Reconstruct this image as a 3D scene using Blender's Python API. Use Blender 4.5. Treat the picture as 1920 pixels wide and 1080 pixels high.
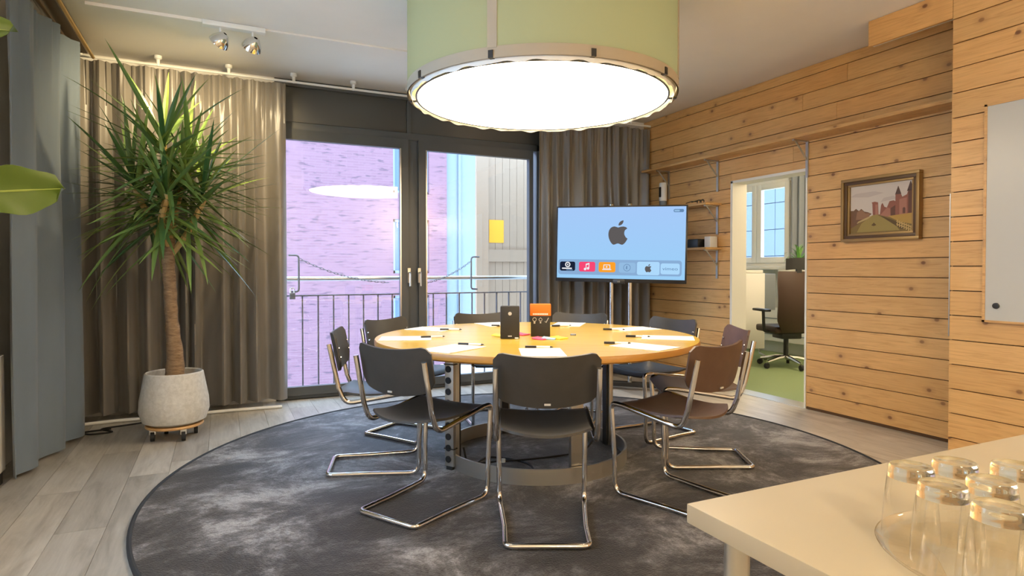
import bpy, bmesh, math, random
from mathutils import Vector, Matrix
for o in list(bpy.data.objects): bpy.data.objects.remove(o)
sc = bpy.context.scene
C = sc.collection
R = math.radians
rnd = random.Random(7)

# ------------------------------------------------------------------ camera
YAW = 25.2
SN, CS = math.sin(R(YAW)), math.cos(R(YAW))
def W(d, l):                      # depth / lateral metres from the viewpoint -> room x, y
    return (d*SN + l*CS, d*CS - l*SN)
F = 1160.0
cd = bpy.data.cameras.new('camera'); cam = bpy.data.objects.new('camera', cd); C.objects.link(cam)
cam.location = (0, 0, 1.15)
cd.sensor_width = 36; cd.lens = F/1920*36; cd.clip_start = .05; cd.clip_end = 200
cam.rotation_euler = (R(90-1.0), 0, R(-YAW))
cd.shift_y = -15/1920
sc.camera = cam
# ------------------------------------------------------------------ world, exposure
sc.view_settings.view_transform = 'Standard'; sc.view_settings.look = 'None'
sc.view_settings.gamma = 1; sc.view_settings.exposure = 0.6
sc.view_settings.use_curve_mapping = False
sc.cycles.transparent_max_bounces = 48; sc.cycles.transmission_bounces = 20; sc.cycles.max_bounces = 24
wd = bpy.data.worlds.new('overcast_sky'); sc.world = wd; wd.use_nodes = True
bg = wd.node_tree.nodes['Background']
bg.inputs[0].default_value = (.50, .72, 1.0, 1); bg.inputs[1].default_value = 7.0
LAMP_S = 7.0
LAMP_C = (1.0, .80, .56, 1)

# ------------------------------------------------------------------ materials
def lin(c):
    c = c/255
    return c/12.92 if c <= .04045 else ((c+.055)/1.055)**2.4
def rgb(r, g, b): return (lin(r), lin(g), lin(b), 1)
M = {}
def mat(name, col, rough=.5, metal=0, **kw):
    m = bpy.data.materials.new(name); m.use_nodes = True
    p = m.node_tree.nodes['Principled BSDF']
    p.inputs['Base Color'].default_value = col
    p.inputs['Roughness'].default_value = rough
    p.inputs['Metallic'].default_value = metal
    for k, v in kw.items():
        k = k.replace('_', ' ')
        if k in p.inputs: p.inputs[k].default_value = v
    M[name] = m
    return m
class NT:
    def __init__(s, m): s.t = m.node_tree; s.p = s.t.nodes['Principled BSDF']
    def n(s, typ, **kw):
        x = s.t.nodes.new(typ)
        for k, v in kw.items():
            if isinstance(k, str) and hasattr(x, k): setattr(x, k, v)
        return x
    def l(s, a, b): s.t.links.new(a, b)
    def mapping(s, vec, scale):
        mp = s.n('ShaderNodeMapping'); mp.inputs['Scale'].default_value = scale
        s.l(vec, mp.inputs['Vector']); return mp.outputs[0]
    def noise(s, vec, scale, detail=4, rough=.55, dist=0):
        x = s.n('ShaderNodeTexNoise'); x.inputs['Scale'].default_value = scale
        x.inputs['Detail'].default_value = detail; x.inputs['Roughness'].default_value = rough
        x.inputs['Distortion'].default_value = dist
        s.l(vec, x.inputs['Vector']); return x.outputs[0]
    def ramp(s, fac, stops):
        x = s.n('ShaderNodeValToRGB'); e = x.color_ramp.elements
        while len(e) > 1: e.remove(e[-1])
        e[0].position = stops[0][0]; e[0].color = stops[0][1]
        for p, c in stops[1:]:
            q = e.new(p); q.color = c
        s.l(fac, x.inputs[0]); return x.outputs[0]
    def mix(s, fac, a, b, typ='MIX'):
        x = s.n('ShaderNodeMix'); x.data_type = 'RGBA'; x.blend_type = typ
        for v, i in ((fac, 0), (a, 6), (b, 7)):
            if hasattr(v, 'links'): s.l(v, x.inputs[i])
            else: x.inputs[i].default_value = v
        return x.outputs[2]
    def bump(s, h, strength=.2, dist=.01):
        x = s.n('ShaderNodeBump'); x.inputs['Strength'].default_value = strength
        x.inputs['Distance'].default_value = dist
        s.l(h, x.inputs['Height']); s.l(x.outputs[0], s.p.inputs['Normal'])
def pos(t): return t.n('ShaderNodeNewGeometry').outputs['Position']
def objc(t): return t.n('ShaderNodeTexCoord').outputs['Object']
def varied_pos(t, amt=7.0):          # world position shifted by each piece's random number
    oi = t.n('ShaderNodeObjectInfo')
    cv = t.n('ShaderNodeCombineXYZ')
    ml = t.n('ShaderNodeMath'); ml.operation = 'MULTIPLY'; ml.inputs[1].default_value = amt
    t.l(oi.outputs['Random'], ml.inputs[0])
    for i in range(3): t.l(ml.outputs[0], cv.inputs[i])
    ad = t.n('ShaderNodeVectorMath'); ad.operation = 'ADD'
    t.l(pos(t), ad.inputs[0]); t.l(cv.outputs[0], ad.inputs[1])
    return ad.outputs[0], oi.outputs['Random']

def pine(name, light, dark, knot, rough=.42):
    m = mat(name, light, rough); t = NT(m)
    v, r = varied_pos(t)
    g = t.noise(t.mapping(v, (3, .9, 16)), 3.2, 5, .6, 1.6)
    col = t.ramp(g, [(.34, dark), (.5, light), (.75, tuple(min(1, c*1.12) for c in light[:3])+(1,))])
    tone = t.ramp(r, [(0, (.86, .83, .78, 1)), (.5, (1, 1, 1, 1)), (1, (1.0, .93, .84, 1))])
    col = t.mix(1.0, col, tone, 'MULTIPLY')
    sp = t.n('ShaderNodeSeparateXYZ'); t.l(v, sp.inputs[0])
    cb = t.n('ShaderNodeCombineXYZ'); t.l(sp.outputs[1], cb.inputs[0]); t.l(sp.outputs[2], cb.inputs[1])
    vo = t.n('ShaderNodeTexVoronoi'); vo.voronoi_dimensions = '2D'; vo.inputs['Scale'].default_value = 3.1
    t.l(t.mapping(cb.outputs[0], (1, 1.35, 1)), vo.inputs['Vector'])
    k = t.ramp(vo.outputs['Distance'], [(.0, (1, 1, 1, 1)), (.036, (.95, .95, .95, 1)), (.06, (.3, .3, .3, 1)), (.17, (0, 0, 0, 1))])
    sel = t.n('ShaderNodeSeparateColor'); t.l(vo.outputs['Color'], sel.inputs[0])
    k = t.mix(1.0, k, t.ramp(sel.outputs[0], [(.30, (0, 0, 0, 1)), (.31, (.7, .7, .7, 1)), (1, (1, 1, 1, 1))]), 'MULTIPLY')
    jn = t.noise(t.mapping(v, (1, 2.2, 1.2)), 1.3, 2, .5)
    col = t.mix(t.ramp(jn, [(.58, (0, 0, 0, 1)), (.72, (.5, .5, .5, 1))]), col, dark)
    col = t.mix(k, col, knot)
    t.l(col, t.p.inputs['Base Color'])
    t.bump(g, .08, .004)
    t.p.inputs['Coat Weight'].default_value = .12; t.p.inputs['Coat Roughness'].default_value = .35
    return m
pine('pine_boards', (.70, .425, .165, 1), (.60, .335, .115, 1), (.16, .06, .02, 1))
pine('pine_shelf', (.62, .38, .15, 1), (.50, .28, .10, 1), (.20, .08, .02, 1))
mat('groove_dark', (.10, .05, .02, 1), .9)

m = mat('laminate', (.4, .36, .3, 1), .30); t = NT(m); v, r = varied_pos(t)
g = t.noise(t.mapping(v, (5, 1.0, 1)), 2.2, 6, .62, .8)
g2 = t.noise(t.mapping(v, (40, 2.0, 1)), 2.0, 4, .6)
col = t.ramp(g, [(.3, (.30, .275, .24, 1)), (.48, (.48, .46, .415, 1)), (.7, (.62, .60, .55, 1))])
col = t.mix(.25, col, t.ramp(g2, [(.3, (.28, .25, .2, 1)), (.7, (.6, .56, .49, 1))]))
col = t.mix(1.0, col, t.ramp(r, [(0, (.78, .77, .75, 1)), (1, (1.08, 1.06, 1.03, 1))]), 'MULTIPLY')
t.l(col, t.p.inputs['Base Color']); t.bump(g2, .06, .003)

m = mat('rug_pile', (.05, .05, .05, 1), .60); t = NT(m); v = objc(t)
g = t.noise(t.mapping(v, (1, 1.25, 1)), 1.5, 12, .80, .4)
g2 = t.noise(v, 140, 2, .6)
col = t.ramp(g, [(.40, (.008, .007, .007, 1)), (.465, (.022, .019, .018, 1)), (.525, (.095, .090, .089, 1)), (.61, (.33, .325, .325, 1))])
col = t.mix(.4, col, t.mix(1.0, col, t.ramp(g2, [(.3, (.3, .3, .3, 1)), (.7, (1.7, 1.7, 1.7, 1))]), 'MULTIPLY'))
t.l(col, t.p.inputs['Base Color']); t.bump(g2, .5, .01)
t.p.inputs['Sheen Weight'].default_value = .18; t.p.inputs['Sheen Roughness'].default_value = .45; t.p.inputs['Specular IOR Level'].default_value = .45
mat('rug_binding', (.02, .022, .025, 1), .8)

def plaster(name, col, var=.05, bump=.05):
    m = mat(name, col, .85); t = NT(m)
    g = t.noise(pos(t), 1.6, 6, .6)
    c2 = tuple(c*(1-var*2) for c in col[:3])+(1,)
    t.l(t.ramp(g, [(.3, c2), (.7, col)]), t.p.inputs['Base Color'])
    t.bump(t.noise(pos(t), 60, 3), bump, .004); return m
plaster('ceiling_paint', (.84, .80, .73, 1), .03)
plaster('wall_paint', (.84, .82, .77, 1), .03)
plaster('office_paint', (.80, .78, .70, 1))
plaster('concrete_light', (.55, .55, .54, 1), .1)
mat('white_lacquer', (.80, .79, .75, 1), .35)
mat('board_white', (.52, .53, .50, 1), .28)
mat('white_trim', (.78, .77, .70, 1), .45)
mat('anthracite', (.080, .086, .086, 1), .42)
mat('anthracite_panel', (.075, .075, .068, 1), .4)
mat('chrome', (.78, .77, .75, 1), .10, 1)
mat('steel', (.60, .59, .56, 1), .30, 1)
mat('alu', (.55, .54, .50, 1), .38, .9)
mat('black_plastic', (.018, .018, .018, 1), .42)
mat('black_rubber', (.012, .012, .012, 1), .6)
mat('tv_bezel', (.02, .02, .022, 1), .3)
mat('white_plastic', (.78, .78, .74, 1), .4)
mat('paper', (.86, .86, .85, 1), .7)
mat('orange_card', (.95, .19, .01, 1), .45)
mat('yellow_card', (.75, .32, .01, 1), .55)
mat('pink_note', (.92, .10, .22, 1), .6)
mat('blue_note', (.35, .62, .90, 1), .6)
mat('yellow_note', (.92, .78, .08, 1), .6)
mat('print_grey', (.55, .54, .50, 1), .6)
mat('print_white', (.85, .84, .80, 1), .6)
mat('soil', (.05, .022, .013, 1), .95)
mat('brass', (.55, .36, .12, 1), .35, .8)
mat('green_carpet', (.21, .28, .13, 1), .9)
mat('brown_leather', (.045, .022, .012, 1), .45)
mat('grey_bin', (.22, .25, .28, 1), .6)
mat('cardboard', (.42, .28, .16, 1), .8)
def counter_mat():
    m = mat('counter_top', (.70, .63, .48, 1), .42); t = NT(m)
    g = t.noise(pos(t), 3, 3); t.l(t.ramp(g, [(.3, (.55, .48, .34, 1)), (.7, (.58, .51, .365, 1))]), t.p.inputs['Base Color'])
counter_mat()
def ply(name, col, col2):
    m = mat(name, col, .5); t = NT(m); t.p.inputs['Specular IOR Level'].default_value = .6; t.p.inputs['Coat Weight'].default_value = .4; t.p.inputs['Coat Roughness'].default_value = .42
    g = t.noise(t.mapping(objc(t), (2, 12, 2)), 5, 5, .6)
    t.l(t.ramp(g, [(.3, col), (.7, col2)]), t.p.inputs['Base Color'])
    t.bump(g, .04, .002)
ply('black_ply', (.022, .021, .019, 1), (.032, .030, .027, 1))
ply('brown_ply', (.075, .036, .020, 1), (.10, .052, .030, 1))
m = mat('table_veneer', (.66, .37, .07, 1), .22); t = NT(m)
g = t.noise(t.mapping(objc(t), (2.0, 24, 4)), 1.3, 5, .6, .4)
t.l(t.ramp(g, [(.3, (.60, .39, .052, 1)), (.7, (.72, .49, .085, 1))]), t.p.inputs['Base Color'])
mat('table_edge', (.55, .27, .05, 1), .35)

def cloth(name, c1, c2, rough=.55, sheen=.3):
    m = mat(name, c1, rough); t = NT(m)
    g = t.noise(t.mapping(pos(t), (1, 1, .25)), 5, 4)
    w = t.noise(pos(t), 420, 2)
    t.l(t.ramp(g, [(.3, c1), (.7, c2)]), t.p.inputs['Base Color']); t.bump(w, .12, .003)
    t.p.inputs['Sheen Weight'].default_value = sheen
    t.p.inputs['Specular IOR Level'].default_value = .6
cloth('satin_curtain', (.145, .130, .110, 1), (.20, .18, .152, 1), .36, .2)
cloth('wool_curtain', (.115, .15, .185, 1), (.14, .18, .22, 1), .8, .2)
def fabric_shade():
    m = bpy.data.materials.new('shade_fabric'); m.use_nodes = True; nt = m.node_tree; nt.nodes.clear()
    o = nt.nodes.new('ShaderNodeOutputMaterial'); mx = nt.nodes.new('ShaderNodeMixShader')
    d = nt.nodes.new('ShaderNodeBsdfDiffuse'); tr = nt.nodes.new('ShaderNodeBsdfTranslucent')
    d.inputs[0].default_value = (.275, .295, .185, 1); tr.inputs[0].default_value = (.25, .30, .2, 1)
    mx.inputs[0].default_value = .12
    nt.links.new(d.outputs[0], mx.inputs[1]); nt.links.new(tr.outputs[0], mx.inputs[2]); nt.links.new(mx.outputs[0], o.inputs[0])
    M['shade_fabric'] = m
fabric_shade()
mat('shade_band', (.40, .345, .26, 1), .8)
mat('skirt_white', (.82, .82, .78, 1), .6)
def emis(name, col, s):
    m = bpy.data.materials.new(name); m.use_nodes = True; nt = m.node_tree; nt.nodes.clear()
    o = nt.nodes.new('ShaderNodeOutputMaterial'); e = nt.nodes.new('ShaderNodeEmission')
    e.inputs[0].default_value = col; e.inputs[1].default_value = s
    nt.links.new(e.outputs[0], o.inputs[0]); M[name] = m
emis('lamp_glow', LAMP_C, LAMP_S)
emis('bulb_glow', (1, .72, .40, 1), 20)
emis('fill_globe_glow', (1.0, .80, .54, 1), 47)  # emission of the unseen globes added as fill light
def screen_mat():
    m = bpy.data.materials.new('screen_blue'); m.use_nodes = True; nt = m.node_tree; nt.nodes.clear()
    o = nt.nodes.new('ShaderNodeOutputMaterial'); e = nt.nodes.new('ShaderNodeEmission')
    tc = nt.nodes.new('ShaderNodeTexCoord'); sp = nt.nodes.new('ShaderNodeSeparateXYZ')
    cr = nt.nodes.new('ShaderNodeValToRGB')
    cr.color_ramp.elements[0].color = rgb(158, 210, 250); cr.color_ramp.elements[1].color = rgb(168, 204, 252)
    nt.links.new(tc.outputs['Generated'], sp.inputs[0]); nt.links.new(sp.outputs[2], cr.inputs[0])
    nt.links.new(cr.outputs[0], e.inputs[0]); e.inputs[1].default_value = .64
    nt.links.new(e.outputs[0], o.inputs[0]); M['screen_blue'] = m
screen_mat()
for nm, c in dict(scr_dark=(96, 92, 92), scr_dock=(140, 176, 216), scr_navy=(28, 36, 58), scr_pink=(250, 74, 118),
                  scr_orange=(255, 164, 44), scr_pale=(176, 220, 255), scr_mid=(150, 190, 228), scr_white=(240, 240, 245),
                  scr_slate=(104, 140, 180)).items():
    emis(nm, rgb(*c), .64)
def glass_pane(name, tint=(1, 1, 1, 1), refl=1.0):
    m = bpy.data.materials.new(name); m.use_nodes = True; nt = m.node_tree; nt.nodes.clear()
    o = nt.nodes.new('ShaderNodeOutputMaterial'); mx = nt.nodes.new('ShaderNodeMixShader')
    a = nt.nodes.new('ShaderNodeBsdfTransparent'); g = nt.nodes.new('ShaderNodeBsdfGlossy')
    a.inputs[0].default_value = tint; g.inputs['Roughness'].default_value = .0
    f = nt.nodes.new('ShaderNodeLayerWeight'); f.inputs[0].default_value = .5
    pw_ = nt.nodes.new('ShaderNodeMath'); pw_.operation = 'POWER'; pw_.inputs[1].default_value = 5
    ml = nt.nodes.new('ShaderNodeMath'); ml.operation = 'MULTIPLY_ADD'; ml.inputs[1].default_value = .9*refl; ml.inputs[2].default_value = .04*refl
    nt.links.new(f.outputs['Facing'], pw_.inputs[0]); nt.links.new(pw_.outputs[0], ml.inputs[0]); nt.links.new(ml.outputs[0], mx.inputs[0])
    nt.links.new(a.outputs[0], mx.inputs[1]); nt.links.new(g.outputs[0], mx.inputs[2]); nt.links.new(mx.outputs[0], o.inputs[0])
    M[name] = m
glass_pane('window_glass', (.97, .98, 1, 1), 1.3)
glass_pane('thin_glass', (.985, .982, .965, 1), 1.5)
def clear_glass():
    m = bpy.data.materials.new('clear_glass'); m.use_nodes = True; nt = m.node_tree; nt.nodes.clear()
    o = nt.nodes.new('ShaderNodeOutputMaterial'); mx = nt.nodes.new('ShaderNodeMixShader')
    a = nt.nodes.new('ShaderNodeBsdfTransparent'); g = nt.nodes.new('ShaderNodeBsdfGlass')
    a.inputs[0].default_value = (.985, .98, .96, 1); g.inputs['Color'].default_value = (.99, .99, .96, 1)
    g.inputs['Roughness'].default_value = 0; g.inputs['IOR'].default_value = 1.47
    mx.inputs[0].default_value = .9
    nt.links.new(a.outputs[0], mx.inputs[1]); nt.links.new(g.outputs[0], mx.inputs[2]); nt.links.new(mx.outputs[0], o.inputs[0])
    M['clear_glass'] = m
clear_glass()
m = mat('ceramic_pot', (.60, .58, .52, 1), .75); t = NT(m); g = t.noise(objc(t), 38, 5, .7)
t.l(t.ramp(g, [(.3, (.50, .48, .42, 1)), (.7, (.66, .64, .58, 1))]), t.p.inputs['Base Color']); t.bump(g, .25, .004)
m = mat('bark', (.25, .15, .08, 1), .85); t = NT(m); g = t.noise(t.mapping(objc(t), (6, 6, 26)), 3, 5, .7)
t.l(t.ramp(g, [(.3, (.15, .085, .04, 1)), (.7, (.36, .24, .13, 1))]), t.p.inputs['Base Color']); t.bump(g, .6, .01)
mat('young_cane', (.45, .30, .10, 1), .6)
def leafmat(name, a, b, rough=.35):
    m = mat(name, a, rough); t = NT(m); oi = t.n('ShaderNodeObjectInfo')
    t.l(t.ramp(oi.outputs['Random'], [(0, a), (1, b)]), t.p.inputs['Base Color'])
leafmat('yucca_leaf', (.035, .10, .030, 1), (.20, .28, .06, 1))
mat('fig_leaf', (.085, .145, .018, 1), .38)
mat('fig_rib', (.32, .42, .10, 1), .5)
leafmat('spider_leaf', (.10, .30, .06, 1), (.22, .42, .12, 1))
m = mat('brick_wall', (.4, .2, .2, 1), .9); t = NT(m)
bt = t.n('ShaderNodeTexBrick'); bt.offset = .5
bt.inputs['Color1'].default_value = (.185, .090, .108, 1); bt.inputs['Color2'].default_value = (.160, .076, .092, 1)
bt.inputs['Mortar'].default_value = (.185, .098, .112, 1); bt.inputs['Scale'].default_value = 1
bt.inputs['Brick Width'].default_value = .42; bt.inputs['Row Height'].default_value = .09; bt.inputs['Mortar Size'].default_value = .012
sp = t.n('ShaderNodeSeparateXYZ'); t.l(pos(t), sp.inputs[0]); cb = t.n('ShaderNodeCombineXYZ')
t.l(sp.outputs[0], cb.inputs[0]); t.l(sp.outputs[2], cb.inputs[1]); t.l(cb.outputs[0], bt.inputs['Vector'])
nz = t.noise(t.mapping(pos(t), (2.2, 1, 11)), 1.0, 2)
t.l(t.mix(t.ramp(nz, [(.58, (0, 0, 0, 1)), (.66, (.8, .8, .8, 1))]), bt.outputs[0], (.075, .042, .055, 1)), t.p.inputs['Base Color'])
mat('render_pale', (.165, .19, .205, 1), .9)
mat('far_glass', (.06, .10, .16, 1), .08)
mat('far_frame', (.20, .24, .28, 1), .5)
mat('shutter_paint', (.30, .20, .125, 1), .6)
mat('galvanised', (.14, .14, .15, 1), .5, .2)
m = mat('frame_bronze', (.10, .055, .02, 1), .4, .2)
mat('frame_gilt', (.35, .22, .08, 1), .4, .5)
for nm, c in dict(p_sky=(200, 190, 178), p_cloud=(186, 174, 164), p_bush=(112, 82, 58), p_bush2=(140, 104, 76), p_hill=(150, 132, 72),
                  p_hill2=(126, 104, 56), p_path=(176, 154, 104), p_brick=(140, 88, 70), p_brick2=(164, 112, 92), p_roof=(84, 62, 54),
                  p_dark=(98, 64, 48), p_field=(176, 140, 66), p_fence=(214, 184, 120), p_shade=(92, 72, 38)).items():
    mat(nm, rgb(*c), .6)

# ------------------------------------------------------------------ mesh helpers
class MB:
    def __init__(s): s.v = []; s.f = []
    def add(s, vs, fs):
        k = len(s.v); s.v += [tuple(x) for x in vs]; s.f += [tuple(i+k for i in f) for f in fs]; return s
    def box(s, x0, x1, y0, y1, z0, z1):
        return s.add([(x0,y0,z0),(x1,y0,z0),(x1,y1,z0),(x0,y1,z0),(x0,y0,z1),(x1,y0,z1),(x1,y1,z1),(x0,y1,z1)],
                     [(3,2,1,0),(4,5,6,7),(0,1,5,4),(1,2,6,5),(2,3,7,6),(3,0,4,7)])
    def obox(s, mtx, sx, sy, sz):
        b = MB().box(-sx/2, sx/2, -sy/2, sy/2, -sz/2, sz/2)
        return s.add([mtx @ Vector(p) for p in b.v], b.f)
    def tube(s, path, r, n=8, closed=False):
        P = [Vector(p) for p in path]; m_ = len(P); vs = []; fs = []
        up = None
        for i, p in enumerate(P):
            a = P[(i-1) % m_] if (i > 0 or closed) else p
            b = P[(i+1) % m_] if (i < m_-1 or closed) else p
            tg = (b-a).normalized()
            if up is None:
                up = Vector((0,0,1)) if abs(tg.z) < .9 else Vector((1,0,0))
            up = (up - tg*up.dot(tg))
            if up.length < 1e-5: up = tg.orthogonal()
            up.normalize(); sd = tg.cross(up)
            rr = r[i] if isinstance(r, (list, tuple)) else r
            for k in range(n):
                an = 2*math.pi*k/n
                vs.append(p + (up*math.cos(an) + sd*math.sin(an))*rr)
        for i in range(m_ if closed else m_-1):
            j = (i+1) % m_
            for k in range(n):
                q = (k+1) % n
                fs.append((i*n+k, i*n+q, j*n+q, j*n+k))
        if not closed:
            fs.append(tuple(range(n))[::-1]); fs.append(tuple((m_-1)*n+k for k in range(n)))
        return s.add(vs, fs)
    def lathe(s, prof, n=32, c=(0,0,0), caps=True):
        vs = []; fs = []; m_ = len(prof)
        for r, z in prof:
            for k in range(n):
                a = 2*math.pi*k/n
                vs.append((c[0]+r*math.cos(a), c[1]+r*math.sin(a), c[2]+z))
        for i in range(m_-1):
            for k in range(n):
                q = (k+1) % n
                fs.append((i*n+k, i*n+q, (i+1)*n+q, (i+1)*n+k))
        if caps:
            if prof[0][0] > 1e-6: fs.append(tuple(range(n))[::-1])
            if prof[-1][0] > 1e-6: fs.append(tuple((m_-1)*n+k for k in range(n)))
        return s.add(vs, fs)
    def prism(s, poly, f0, f1):       # poly 2-D points; f0/f1 map a 2-D point to the two end faces
        n = len(poly)
        vs = [f0(*p) for p in poly] + [f1(*p) for p in poly]
        fs = [tuple(range(n))[::-1], tuple(range(n, 2*n))]
        for i in range(n):
            j = (i+1) % n; fs.append((i, j, n+j, n+i))
        return s.add(vs, fs)
    def sheet(s, fn, nu, nv, th=0.0, nrm=None):
        vs = [Vector(fn(i/nu, j/nv)) for j in range(nv+1) for i in range(nu+1)]
        w_ = nu+1
        fs = [(j*w_+i, j*w_+i+1, (j+1)*w_+i+1, (j+1)*w_+i) for j in range(nv) for i in range(nu)]
        if th:
            me = bpy.data.meshes.new('t'); me.from_pydata(vs, [], fs); me.update()
            ns = [v.normal.copy() for v in me.vertices]; bpy.data.meshes.remove(me)
            a = [v + n_*th/2 for v, n_ in zip(vs, ns)]; b = [v - n_*th/2 for v, n_ in zip(vs, ns)]
            k = len(vs); f2 = list(fs) + [tuple(x+k for x in f[::-1]) for f in fs]
            rim = [i for i in range(w_)] + [j*w_+nu for j in range(1, nv+1)] + [nv*w_+i for i in range(nu-1, -1, -1)] + [j*w_ for j in range(nv-1, 0, -1)]
            for i in range(len(rim)):
                p, q = rim[i], rim[(i+1) % len(rim)]
                f2.append((q, p, p+k, q+k))
            vs, fs = a+b, f2
        return s.add(vs, fs)
    def mesh(s, name, material, smooth=False, bevel=0, seg=2):
        me = bpy.data.meshes.new(name); me.from_pydata(s.v, [], s.f)
        bm = bmesh.new(); bm.from_mesh(me)
        bmesh.ops.recalc_face_normals(bm, faces=bm.faces)
        if bevel:
            ed = [e for e in bm.edges if len(e.link_faces) == 2 and e.calc_face_angle(0) > .5]
            bmesh.ops.bevel(bm, geom=ed, offset=bevel, segments=seg, affect='EDGES', profile=.6)
        bm.to_mesh(me); bm.free()
        if smooth or bevel:
            me.polygons.foreach_set('use_smooth', [True]*len(me.polygons))
            me.set_sharp_from_angle(angle=R(38))
        me.materials.append(M[material] if isinstance(material, str) else material)
        return me
    def build(s, name, material, parent=None, smooth=False, bevel=0, seg=2, loc=None, rot=None):
        o = bpy.data.objects.new(name, s.mesh(name, material, smooth, bevel, seg)); C.objects.link(o)
        if parent: o.parent = parent
        if loc: o.location = loc
        if rot: o.rotation_euler = rot
        return o
def empty(name, loc=(0,0,0), rz=0, label=None, cat=None, group=None):
    o = bpy.data.objects.new(name, None); C.objects.link(o); o.location = loc; o.rotation_euler = (0,0,rz)
    o.empty_display_size = .1
    if label: tag(o, label, cat, group)
    return o
def tag(o, label, cat, group=None):
    o['label'] = label; o['category'] = cat
    if group: o['group'] = group
    return o
def struct(o): o['kind'] = 'structure'; return o
def copy_tree(o, parent=None):
    c = o.copy(); C.objects.link(c); c.parent = parent
    for ch in list(o.children): copy_tree(ch, c)
    return c
def fillet(pts, rad, n=5):
    P = [Vector(p) for p in pts]; out = [P[0]]
    for i in range(1, len(P)-1):
        a, b, c = P[i-1], P[i], P[i+1]
        u = (a-b); v = (c-b); ang = u.angle(v)
        rr = rad[i] if isinstance(rad, (list, tuple)) else rad
        d = min(rr/math.tan(ang/2) if ang < 3.1 else 0, u.length*.48, v.length*.48)
        p0 = b + u.normalized()*d; p1 = b + v.normalized()*d
        for k in range(n+1):
            t_ = k/n
            out.append(p0*(1-t_)**2 + b*2*t_*(1-t_) + p1*t_**2)
    out.append(P[-1]); return out
def crom(pts, n=6, closed=True):
    out = []; m_ = len(pts)
    for i in range(m_ if closed else m_-1):
        p = [Vector(pts[(i+k) % m_] if closed else pts[max(0, min(m_-1, i+k))]) for k in (-1,0,1,2)]
        for k in range(n):
            u = k/n
            out.append(.5*((2*p[1]) + (p[2]-p[0])*u + (2*p[0]-5*p[1]+4*p[2]-p[3])*u*u + (3*p[1]-p[0]-3*p[2]+p[3])*u**3))
    if not closed: out.append(Vector(pts[-1]))
    return out
def rrect(w, h, r, n=4, cx=0, cy=0):
    out = []
    for sx, sy, a0 in ((1,1,0),(-1,1,90),(-1,-1,180),(1,-1,270)):
        for k in range(n+1):
            a = R(a0+90*k/n); out.append((cx+sx*(w/2-r)+r*math.cos(a), cy+sy*(h/2-r)+r*math.sin(a)))
    return out
def text_mesh(s, size, name, material, parent, fn):
    cu = bpy.data.curves.new('t', 'FONT'); cu.body = s; cu.size = size; cu.align_x = 'CENTER'; cu.align_y = 'CENTER'; cu.resolution_u = 3
    o = bpy.data.objects.new('t', cu); C.objects.link(o)
    dg = bpy.context.evaluated_depsgraph_get(); me = bpy.data.meshes.new_from_object(o.evaluated_get(dg))
    bpy.data.objects.remove(o); bpy.data.curves.remove(cu)
    for v in me.vertices: v.co = Vector(fn(v.co.x, v.co.y))
    me.materials.clear(); me.materials.append(M[material]); me.name = name
    ob = bpy.data.objects.new(name, me); C.objects.link(ob); ob.parent = parent
    return ob
unit_cube = {}
def piece(name, material, x0, x1, y0, y1, z0, z1, parent):     # a board: unit block scaled, mesh data shared
    if material not in unit_cube:
        unit_cube[material] = MB().box(-.5,.5,-.5,.5,-.5,.5).mesh('board_block', material)
    o = bpy.data.objects.new(name, unit_cube[material]); C.objects.link(o); o.parent = parent
    o.location = ((x0+x1)/2, (y0+y1)/2, (z0+z1)/2); o.scale = (x1-x0, y1-y0, z1-z0)
    return o

# ------------------------------------------------------------------ room shell
XL, XR, XN, YW, YB, ZC = -1.15, 4.36, 3.94, 5.75, -1.8, 2.81
DY0, DY1, DZ = 3.57, 4.41, 1.975                      # doorway in the boarded wall
JY = 2.23                                             # where the boarded wall steps forward
fl = struct(MB().box(XL-.2, XR+.02, YB-.2, YW+.02, -.12, -.012).build('floor', 'groove_dark'))
pw = .195
x = XL - .1
i = 0
while x < XR:
    y = YB - rnd.random()*1.2
    while y < YW:
        L = 1.285; y1 = y + L
        a, b = max(y, YB), min(y1, YW)
        if b - a > .02:
            piece('plank', 'laminate', max(x, XL)+.0008, min(x+pw, XR)-.0008, a+.0008, b-.0008, -.012, 0, fl)
        y = y1
    x += pw
struct(MB().box(XL-.2, XR+.3, YB-.2, YW+.2, ZC, ZC+.15).build('ceiling', 'ceiling_paint'))
# window wall: solid either side of the glazed doors
FX0, FX1 = .43, 3.05
struct(MB().box(XL-.2, FX0, YW, YW+.22, -.1, ZC).box(FX1, XR+.15, YW, YW+.22, -.1, ZC).build('wall_far', 'wall_paint'))
struct(MB().box(XL-.2, XR+.3, YB-.2, YB, -.1, ZC).build('wall_back', 'wall_paint'))
# left wall with a window outside the frame
LW0, LW1, LZ0, LZ1 = 1.7, 3.6, .95, 2.45
struct(MB().box(XL-.2, XL, YB, LW0, -.1, ZC).box(XL-.2, XL, LW1, YW, -.1, ZC).box(XL-.2, XL, LW0, LW1, -.1, LZ0).box(XL-.2, XL, LW0, LW1, LZ1, ZC).build('wall_left', 'wall_paint'))
w3 = struct(empty('window_3', (XL-.1, (LW0+LW1)/2, LZ0)))
hw = (LW1-LW0)/2; hh = LZ1-LZ0
b = MB()
for yy in (-hw, -hw/3, hw/3, hw):
    a0, a1 = (yy, yy+.07) if yy == -hw else ((yy-.07, yy) if yy == hw else (yy-.04, yy+.04))
    b.box(-.03, .03, a0, a1, 0, hh)
b.box(-.03, .03, -hw, hw, 0, .07).box(-.03, .03, -hw, hw, hh-.07, hh).build('window_frame', 'white_trim', w3)
for k in range(3):
    y0 = -hw + k*2*hw/3 + .05; MB().box(-.004, .004, y0, y0+2*hw/3-.1, .06, hh-.06).build('pane', 'window_glass', w3)
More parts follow.
